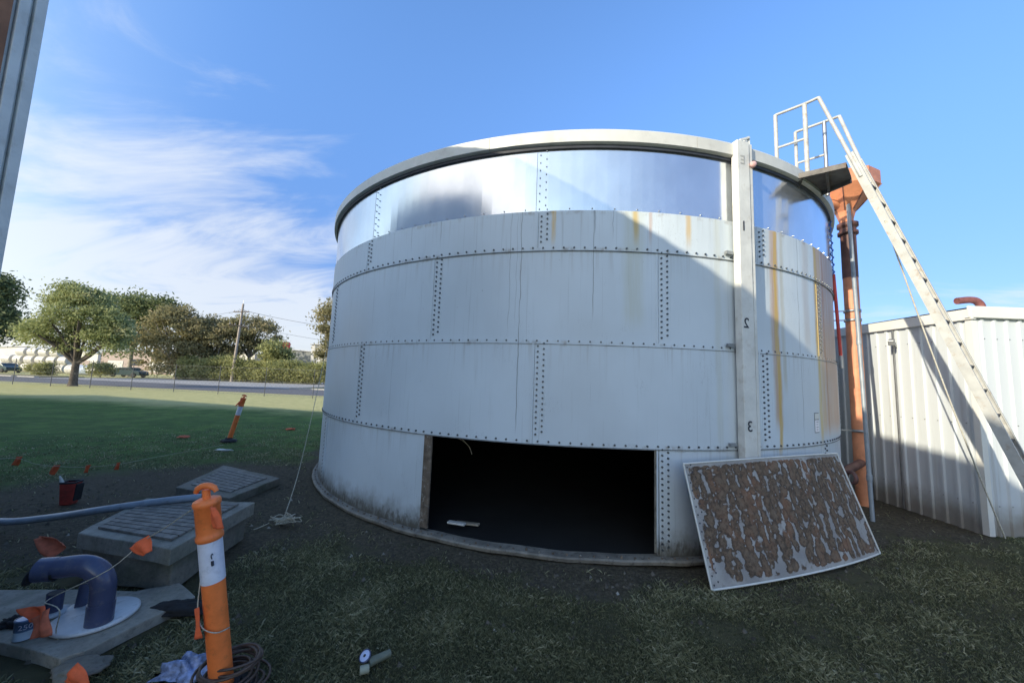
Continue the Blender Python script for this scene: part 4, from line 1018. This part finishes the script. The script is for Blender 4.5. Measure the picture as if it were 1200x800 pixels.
# ------------------------------------------------------------------ trees
def crown(lobes, nclu, nleaf, leaf, spread, seed, flat=1.0):
    r = np.random.default_rng(seed); P = []; T = []
    vol = np.array([a*b*c for _, _, _, a, b, c in lobes])**.67; vol /= vol.sum(); cl = []
    for i in range(nclu):
        l = lobes[r.choice(len(lobes), p=vol)]
        d = r.normal(size=3); d /= np.linalg.norm(d); rad = r.uniform(.55, 1.0)**.6
        if d[2] < -.3 and r.random() < .5: d[2] *= -1
        c = np.array(l[:3])+d*np.array(l[3:])*rad; cl.append(c)
        n = int(nleaf*r.uniform(.6, 1.4)); s = spread*r.uniform(.6, 1.3)
        q = r.normal(size=(n, 3))*np.array([s, s, s*.62*flat]); q[:, 2] -= .12*np.abs(q[:, 0])
        P.append(c+q); T.append(np.clip(.45+r.normal(0, .17)+r.normal(0, .14, n), 0, 1))
    P = np.concatenate(P); T = np.concatenate(T); n = len(P)
    ax = r.normal(size=(n, 3)); ax[:, 2] -= .4; ax /= np.linalg.norm(ax, axis=1)[:, None]; b = np.cross(ax, r.normal(size=(n, 3))); b /= np.linalg.norm(b, axis=1)[:, None]
    s = leaf*r.uniform(.6, 1.4, n)[:, None]
    V = np.stack([P-ax*s, P+b*s*.42, P+ax*s, P-b*s*.42], 1).reshape(-1, 3)
    return V, np.arange(4*n).reshape(n, 4), T, cl
def tree(name, label, base, lobes_px, Y, nclu, nleaf, leaf, spread, seed, leafm, barkm, tr_r=.25, fork=.35, group=None, limbs=12, lean=0):
    base = Vector(base); base.z = 0; t_ = thing(name, label, 'tree' if 'tree' in name else 'shrub', tuple(base), group); lobes = []
    for (x_, y_, rx, ry) in lobes_px:
        c = atY(x_, y_, Y); s = Y/F; lobes.append((c.x, c.y, max(c.z, ry*s*.6), rx*s, rx*s*.9, ry*s))
    V, Fc, T, cl = crown(lobes, nclu, nleaf, leaf, spread, seed)
    V[:, 2] = np.maximum(V[:, 2], .05)
    o = npmesh('crown', V, Fc, leafm, T, org=tuple(base)); o.parent = t_; o.location = (0, 0, 0)
    if tr_r:
        mb = MB(); rr_ = random.Random(seed); ctr = Vector(np.mean(cl, 0)); hf = base.z+(ctr.z-base.z)*fork
        f0 = Vector((base.x+lean, base.y, hf))
        mb.tube([base-Vector((0,0,.1)), base.lerp(f0, .15)+Vector((0,0,0)), base.lerp(f0, .6)+Vector((lean*.1, 0, 0)), f0], [tr_r*1.35, tr_r*1.05, tr_r*.9, tr_r*.85], 12)
        for c in rr_.sample(cl, min(limbs, len(cl))):
            c = Vector(c); m1 = f0.lerp(c, .4)+Vector((rr_.uniform(-.3, .3), rr_.uniform(-.3, .3), rr_.uniform(-.1, .5)))*(tr_r*3)
            mb.tube(smoothpath([f0-Vector((0,0,.1)), m1, c], 4), [tr_r*.6*(1-k/9)+.02 for k in range(9)], 7)
        mb.build('trunk', barkm, t_)
    return t_
Y1 = G(85, 452).y
tree('pepper_tree', 'broad pale green tree standing alone on the lawn edge', G(85, 452), [(90,366,32,26),(62,388,26,18),(116,378,26,24),(86,346,22,14),(42,392,17,12),(122,402,20,18),(138,388,12,20),(104,350,18,12),(78,404,18,9)], Y1, 230, 130, .10, .34, 21, M['leaf_light'], M['bark'], .24, .34)
BG = 'trees across the road'
tree('gum_tree', 'tall dark green tree behind the lone pale tree', atY(150, 443, 60), [(165,372,32,24),(140,385,26,36),(188,366,20,16),(150,352,20,12),(170,400,20,24)], 60, 150, 90, .24, .78, 22, M['leaf_dark'], M['barkpale'], .3, .45, BG)
tree('gum_tree', 'dense olive brown tree reaching down to the verge', atY(205, 446, 56), [(205,385,30,22),(190,410,24,26),(220,415,22,24),(212,372,20,12),(228,395,14,22),(200,430,26,14)], 56, 190, 90, .2, .6, 23, M['leaf_gum'], M['barkpale'], .25, .3, BG)
tree('gum_tree', 'brown crowned tree between the dense olive tree and the pole', atY(252, 440, 58), [(250,392,26,20),(268,398,22,18),(240,385,16,14),(258,414,20,10)], 58, 120, 90, .2, .6, 24, M['leaf_gum'], M['barkpale'], .25, .35, BG)
tree('gum_tree', 'umbrella shaped tree with open limbs right of the pole', atY(290, 438, 60), [(292,386,28,14),(308,394,16,16),(276,396,18,16),(300,406,18,8),(318,402,10,12)], 60, 85, 90, .2, .6, 25, M['leaf_gum'], M['barkpale'], .28, .5, BG)
tree('gum_tree', 'tall narrow gum tree close to the left edge of the tank', atY(392, 440, 44), [(388,372,14,16),(384,392,14,14),(390,412,16,14),(402,360,16,16),(405,395,18,30)], 44, 95, 80, .17, .45, 26, M['leaf_gum'], M['barkpale'], .2, .4, BG)
tree('gum_tree', 'dark tree cut off by the left edge of the picture', atY(-14, 440, 42), [(-10,345,22,26),(-22,375,30,26),(-6,382,14,18),(-30,340,26,24)], 42, 200, 90, .2, .6, 27, M['leaf_dark'], M['bark'], .3, .35, BG)
tree('gum_tree', 'small pale olive tree in front of the grey factory', atY(322, 428, 56), [(322,413,13,13),(330,420,10,8)], 56, 50, 70, .22, .5, 28, M['leaf_hedge'], M['bark'], .12, .3, BG)
hx = list(range(226, 392, 17))
hl = ['rounded shrub at the left end of the hedge, beside the olive tree'] + ['']*20
for i, x_ in enumerate(hx):
    y_ = 433+(x_-226)*.045; Yh = 54.5
    nm = ['left of the pole', 'in front of the timber pole', 'right of the pole', 'between the pole and the tank', 'near the tank']
    lab = ('olive shrub number %d from the left in the roadside hedge row' % (i+1))
    places = ['olive shrub at the left end of the hedge row, touching the dense tree', 'olive shrub second from the left end of the hedge row', 'olive shrub just left of the timber pole in the hedge', 'olive shrub directly behind the foot of the timber pole', 'olive shrub just right of the timber pole in the hedge', 'olive shrub in the hedge below the umbrella tree', 'olive shrub in the hedge below the small pale tree', 'olive shrub in the hedge below the red topped vent', 'olive shrub in the hedge below the white factory wall', 'olive shrub in the hedge next to the tall narrow gum tree']
    tree('hedge_shrub', places[min(i, 9)], atY(x_, y_+9, Yh), [(x_, y_-2+rnd.uniform(-3,2), 13, 11+rnd.uniform(-1,2)), (x_-6, y_+5, 8, 6), (x_+7, y_+4, 8, 7)], Yh, 75, 90, .14, .42, 40+i, M['leaf_hedge'], M['bark'], .04, .3, 'shrubs of the roadside hedge', limbs=4)
for i, (x_, y_, lab) in enumerate(((118, 432, 'low bush beside the driveway left of the dense tree'), (48, 432, 'small dark bush between the white bales'))):
    tree('low_shrub', lab, atY(x_, y_+6, 50), [(x_, y_, 12, 6)], 50, 30, 70, .14, .35, 60+i, M['leaf_hedge'], M['bark'], .04, .3, limbs=3)

# utility pole
pb = G(271, 447); Yp = pb.y; ptop = atY(285, 356, Yp); ptop = Vector((pb.x+.5, pb.y, ptop.z))
up_ = thing('power_pole', 'timber power pole with two crossarms beyond the road', 'pole', tuple(pb))
mb = MB(); mb.tube([pb-Vector((0,0,.3)), ptop], [.20, .13], 12); mb.build('pole', M['pole'], up_)
axp = (ptop-pb).normalized()
for zz, L_, d_ in ((-1.2, 2.6, Vector((.98, -.15, 0))), (-3.2, 2.4, Vector((.9, .35, -.1)))):
    c = ptop+axp*zz; mb = MB(); mb.bar(c-d_*L_/2-Vector((0,.16,0)), c+d_*L_/2-Vector((0,.16,0)), .12, .1); mb.build('crossarm', M['bark'], up_)
    for k in (-1.15, -.5, .5, 1.15):
        mb = MB(); mb.lathe([(.05, 0), (.07, .06), (.04, .14), (.06, .18), (.001, .22)], 10, c+d_*k-Vector((0,.16,-.06))); mb.build('insulator', M['metal'], up_)
mb = MB(); mb.bar(ptop, ptop+Vector((0,0,.5)), .04, .04); mb.build('top_pin', M['metal'], up_)
wi = 0
for zz, tgt in ((-1.0, (44, -6, 7.4)), (-1.1, (46, -2, 7.5)), (-3.1, (44, -8, 5.6)), (-1.0, (-60, 22, 9.2)), (-3.1, (-60, 20, 7.2))):
    c = ptop+axp*zz+Vector((.3*wi-.5, 0, .2)); e = pb+Vector(tgt); P = []
    for k in range(25):
        q = k/24; p = c.lerp(e, q); p.z -= 1.6*4*q*(1-q); P.append(p)
    mb = MB(); mb.tube(P, .018, 5); tag(mb.build('power_line', M['rubber'], None, org=tuple(c)), ['upper power wire sagging right from the top crossarm', 'second power wire sagging right from the top crossarm', 'lower power wire running right from the lower crossarm', 'upper power wire running left from the pole', 'lower power wire running left from the pole'][wi], 'wire', 'overhead power wires'); wi += 1

# marker post on verge
p = G(204, 443); mb = MB(); mb.box(p+Vector((0,0,.55)), (.2, .12, 1.1)); tag(mb.build('marker_post', M['tape'], None, org=tuple(p), bevel=.02), 'short white marker post on the verge below the olive tree', 'post')

# ------------------------------------------------------------------ factories
def factory(name, label, xp0, xp1, yb, yt, Y, depth, mat, rake=0, wins=(), roofm='roofgrey'):
    a = atY(xp0, yb, Y); b = atY(xp1, yb, Y); zt = atY((xp0+xp1)/2, yt, Y).z; a.z = b.z = 0
    t_ = thing(name, label, 'building', (a.x, Y, 0)); mb = MB()
    W = b.x-a.x; V = [(a.x, Y, 0), (b.x, Y, 0), (b.x, Y, zt), ((a.x+b.x)/2, Y, zt+rake), (a.x, Y, zt)]
    V += [(x_, y_+depth, z_) for x_, y_, z_ in V]
    mb.add(V, [(0,1,2,3,4), (9,8,7,6,5), (0,4,9,5), (1,6,7,2)]); mb.build('wall', mat, t_)
    mb = MB(); e = .25
    for s_, x0, z0, x1, z1 in ((0, a.x-e, zt-.05, (a.x+b.x)/2, zt+rake+.06), (1, (a.x+b.x)/2, zt+rake+.06, b.x+e, zt-.05)):
        mb.add([(x0, Y-e, z0), (x1, Y-e, z1), (x1, Y+depth, z1), (x0, Y+depth, z0), (x0, Y-e, z0+.18), (x1, Y-e, z1+.18), (x1, Y+depth, z1+.18), (x0, Y+depth, z0+.18)], [(0,1,2,3),(4,7,6,5),(0,4,5,1),(1,5,6,2),(2,6,7,3),(3,7,4,0)])
    mb.build('roof', M[roofm], t_)
    for (u0, u1, z0, z1, nm, mm) in wins:
        mb = MB(); mb.box((a.x+W*(u0+u1)/2, Y-.03, zt*(z0+z1)/2), (W*(u1-u0), .08, zt*(z1-z0))); mb.build(nm, M[mm], t_)
    return t_
factory('factory_building', 'long low white factory behind the white bales', -60, 112, 436, 411, 92, 20, M['wall_white'], 1.0, [(.35,.42,.1,.7,'door','wall_grey'),(.5,.56,.1,.7,'door','wall_grey'),(.66,.78,.45,.75,'window','window'),(.82,.95,.0,.6,'door','wall_pink')])
factory('factory_building', 'pinkish factory behind the trees beside the driveway', 116, 205, 437, 414, 86, 16, M['wall_pink'], .6, [(.1,.3,.1,.6,'door','wall_white'),(.4,.55,.4,.7,'window','window'),(.65,.9,.1,.7,'door','wall_white')])
factory('factory_building', 'grey factory with a dark window behind the dense tree', 200, 296, 441, 413, 80, 16, M['wall_white'], .3, [(.05,.42,.45,1.0,'upper_cladding','wall_grey'),(.5,.64,.5,.72,'window','window'),(.75,.9,.1,.7,'door','window')])
factory('factory_building', 'grey factory right of the small pale tree', 306, 362, 441, 411, 78, 14, M['wall_grey'], .2, [(.52,.55,.0,1.0,'downpipe','window')])
factory('factory_building', 'bright white factory close to the left edge of the tank', 362, 440, 443, 405, 72, 16, M['wall_white'], .2, [(.05,.08,.0,1,'downpipe','wall_grey'),(.22,.25,.0,1,'downpipe','wall_grey')])
rv = atY(335, 409, 82); t_ = thing('roof_vent', 'red topped roof ventilator above the grey factory', 'vent', tuple(rv-Vector((0,0,3))))
mb = MB(); mb.lathe([(.75, -5.0), (.7, 0), (.001, .05)], 16, rv); mb.build('stack', M['wall_white'], t_)
mb = MB(); mb.lathe([(.5, .0), (.5, .5), (.75, .7), (.85, 1.5), (.7, 1.9), (.001, 2.1)], 20, rv-Vector((0,0,.4)), ); mb.build('cowl', M['redvent'], t_)
rv = atY(337, 402, 82)

# wrapped bales, stacked
bi = 0
bproto = None
def bale(c, mat, label):
    c = Vector(c); mb = MB(); V = []; n = 16; prof = [(.001, -.74), (.66, -.75), (.69, -.74), (.755, -.68), (.76, -.66), (.77, .0), (.76, .66), (.755, .68), (.69, .74), (.66, .75), (.001, .74)]
    mb.lathe([(r*(1+.02*rnd.random()), z) for r, z in prof], n, c, smooth=False, rot=Matrix(((0,0,1),(1,0,0),(0,1,0))) )
    tag(mb.build('wrapped_bale', mat, None, org=tuple(c-Vector((0,0,.75)))), label, 'bale', 'white wrapped bales in the yard')
words = ['far left', 'second from the left', 'third from the left', 'fourth from the left', 'fifth from the left', 'sixth from the left']
lev = ['bottom', 'middle', 'top']
for k in range(6):
    for l in range(3 if k not in (0, 5) else 2):
        b = atY(6+k*13.2+l*2.5, 440, 66); bale((b.x, 66, .78+l*1.36), M['bale'], 'white wrapped bale in the %s row of the yard stack, %s' % (lev[l], words[k]))
for k in range(4):
    b = atY(86+k*8.5, 444, 60); bale((b.x-.2, 60, .78), M['baleblue'] if k in (1, 2) else M['bale'], ['white wrapped bale at the left of the row by the lone tree', 'pale blue bale left in the row behind the lone tree trunk', 'pale blue bale right in the row behind the lone tree trunk', 'white wrapped bale at the right end of the row by the lone tree'][k])
# parked cars, distant
def car(c, label, mat, rz):
    c = Vector(c); t_ = thing('parked_car', label, 'car', tuple(c)); rot = Matrix.Rotation(rz, 3, 'Z')
    prof = [(-2.1,.3),(-2.15,.75),(-1.9,.95),(-1.3,1.0),(-.85,1.42),(.7,1.45),(1.35,1.02),(2.05,.85),(2.15,.5),(2.1,.3)]
    def ext(P, w0, w1, nm, m):
        mb = MB(); n = len(P); V = [rot@Vector((x_, -w0, z_))+c for x_, z_ in P]+[rot@Vector((x_, w1, z_))+c for x_, z_ in P]
        mb.add(V, [tuple(range(n)), tuple(range(n, 2*n))[::-1]]+[(i, n+i, n+(i+1)%n, (i+1)%n) for i in range(n)]); mb.build(nm, m, t_, bevel=.05)
    ext(prof, .85, .85, 'body', mat); ext([(-1.15,1.03),(-.8,1.36),(.62,1.38),(1.12,1.03)], .86, .86, 'window', M['window'])
    for x_ in (-1.35, 1.35):
        for s_ in (-.84, .84):
            mb = MB(); mb.lathe([(.001,-.1),(.2,-.1),(.33,-.09),(.33,.09),(.2,.1),(.001,.1)], 18, rot@Vector((x_, s_, .33))+c, rot=rot@Matrix(((1,0,0),(0,0,1),(0,-1,0)))); mb.build('wheel', M['rubber'], t_)
cp = atY(150, 443, 56); car((cp.x, 56, .02), 'dark car parked at the far end of the driveway', M['car_dark'], .1)
cp = atY(4, 438, 58); car((cp.x, 58, .0), 'dark car parked in the yard before the white bales', M['car_dark'], -.2)

# far ground cover: distant wood so that the horizon is closed
V, Fc, T, cl = crown([(-150+i*16, 190+10*math.sin(i), 2.0, 11, 6, 3.4+1.2*math.sin(i*2.3)) for i in range(24)], 420, 60, .8, 1.8, 90)
V[:, 2] = np.maximum(V[:, 2], 0)
o = npmesh('distant_trees', V, Fc, M['leaf_gum'], T); tag(o, 'low line of distant trees beyond the factories', 'trees', kind='stuff')

# ------------------------------------------------------------------ light
SAZ, TEL = R_(50), .35
sd = Vector((math.sin(SAZ), math.cos(SAZ), -TEL)).normalized()
sun = bpy.data.lights.new('sun', 'SUN'); sun.energy = 2.0; sun.angle = R_(.53); sun.color = (1, .90, .70)
so = bpy.data.objects.new('sun', sun); col.objects.link(so); so.rotation_euler = sd.to_track_quat('-Z', 'Y').to_euler()
w = bpy.data.worlds.new('World'); sc.world = w; w.use_nodes = True; nt = w.node_tree; nd = nt.nodes; lk = nt.links
bg = nd['Background']; sky = nd.new('ShaderNodeTexSky'); sky.sky_type = 'NISHITA'; sky.sun_disc = False
sky.sun_elevation = math.atan(TEL); sky.sun_rotation = SAZ+math.pi; sky.air_density = 1.0; sky.dust_density = .6; sky.ozone_density = 2.4
tc = nd.new('ShaderNodeTexCoord'); sp = nd.new('ShaderNodeSeparateXYZ'); lk.new(tc.outputs['Generated'], sp.inputs[0])
def mth(op, a, b=None, clamp=False):
    n = nd.new('ShaderNodeMath'); n.operation = op; n.use_clamp = clamp
    for i, v in enumerate((a, b)):
        if v is None: continue
        if isinstance(v, (int, float)): n.inputs[i].default_value = v
        else: lk.new(v, n.inputs[i])
    return n.outputs[0]
def rmp(v, a, b, lo=0, hi=1):
    n = nd.new('ShaderNodeMapRange'); n.interpolation_type = 'SMOOTHSTEP'
    for i, q in enumerate((a, b, lo, hi)): n.inputs[i+1].default_value = q
    lk.new(v, n.inputs[0]); return n.outputs[0]
zz = mth('ADD', mth('MAXIMUM', sp.outputs[2], 0), .16); cx_ = mth('DIVIDE', sp.outputs[0], zz); cy_ = mth('DIVIDE', sp.outputs[1], zz)
cb = nd.new('ShaderNodeCombineXYZ'); lk.new(cx_, cb.inputs[0]); lk.new(cy_, cb.inputs[1])
mp = nd.new('ShaderNodeMapping'); mp.inputs['Rotation'].default_value = (0, 0, .6); mp.inputs['Scale'].default_value = (.55, 1.1, 1); mp.inputs['Location'].default_value = (2.2, .7, 0); lk.new(cb.outputs[0], mp.inputs[0])
def wn(scale, det, rough, dist):
    n = nd.new('ShaderNodeTexNoise'); n.inputs['Scale'].default_value = scale; n.inputs['Detail'].default_value = det; n.inputs['Roughness'].default_value = rough; n.inputs['Distortion'].default_value = dist
    lk.new(mp.outputs[0], n.inputs['Vector']); return n.outputs['Fac']
cn = wn(1.5, 10, .60, 1.3)
left = rmp(sp.outputs[0], -.05, -.62)
low = rmp(sp.outputs[2], .70, .28)
bias = mth('ADD', mth('MULTIPLY', mth('MULTIPLY', left, low), .35), mth('MULTIPLY', rmp(sp.outputs[2], .30, .08), .22))
cm = rmp(mth('ADD', cn, bias), .64, .98)
mx = nd.new('ShaderNodeMix'); mx.data_type = 'RGBA'; lk.new(mth('MULTIPLY', cm, .74), mx.inputs[0])
tint = nd.new('ShaderNodeMix'); tint.data_type = 'RGBA'; tint.blend_type = 'MULTIPLY'; tint.inputs[0].default_value = 1; lk.new(sky.outputs[0], tint.inputs[6]); tint.inputs[7].default_value = (1, 1, 1, 1)
front = mth('ADD', mth('MULTIPLY', sp.outputs[0], math.sin(SAZ)), mth('MULTIPLY', sp.outputs[1], math.cos(SAZ)))
def mixrgb(f, a, b, bt='MIX'):
    n = nd.new('ShaderNodeMix'); n.data_type = 'RGBA'; n.blend_type = bt
    for i, v in ((0, f), (6, a), (7, b)):
        if isinstance(v, (tuple, float, int)): n.inputs[i].default_value = v
        else: lk.new(v, n.inputs[i])
    return n.outputs[2]
dimc = mixrgb(rmp(front, -.65, .05), (1.30, 1.10, .90, 1), mixrgb(rmp(sp.outputs[2], .75, .05), (.58, .74, .92, 1), (.25, .28, .41, 1)))
skym = mixrgb(1, sky.outputs[0], dimc, 'MULTIPLY')
sk = nd.new('ShaderNodeVectorMath'); sk.operation = 'MINIMUM'; lk.new(skym, sk.inputs[0]); sk.inputs[1].default_value = (4.6, 4.4, 4.3); skyc = sk.outputs[0]
lk.new(skyc, mx.inputs[6]); mx.inputs[7].default_value = (2.05, 2.15, 2.25, 1)
lk.new(mx.outputs[2], bg.inputs[0]); bg.inputs[1].default_value = .15
sc.view_settings.view_transform = 'Standard'; sc.view_settings.look = 'None'; sc.view_settings.exposure = 1.60; sc.view_settings.gamma = 1
sc.cycles.max_bounces = 6; sc.cycles.use_denoising = True
for ob in list(bpy.data.objects):
    if '_o' in ob: del ob['_o']
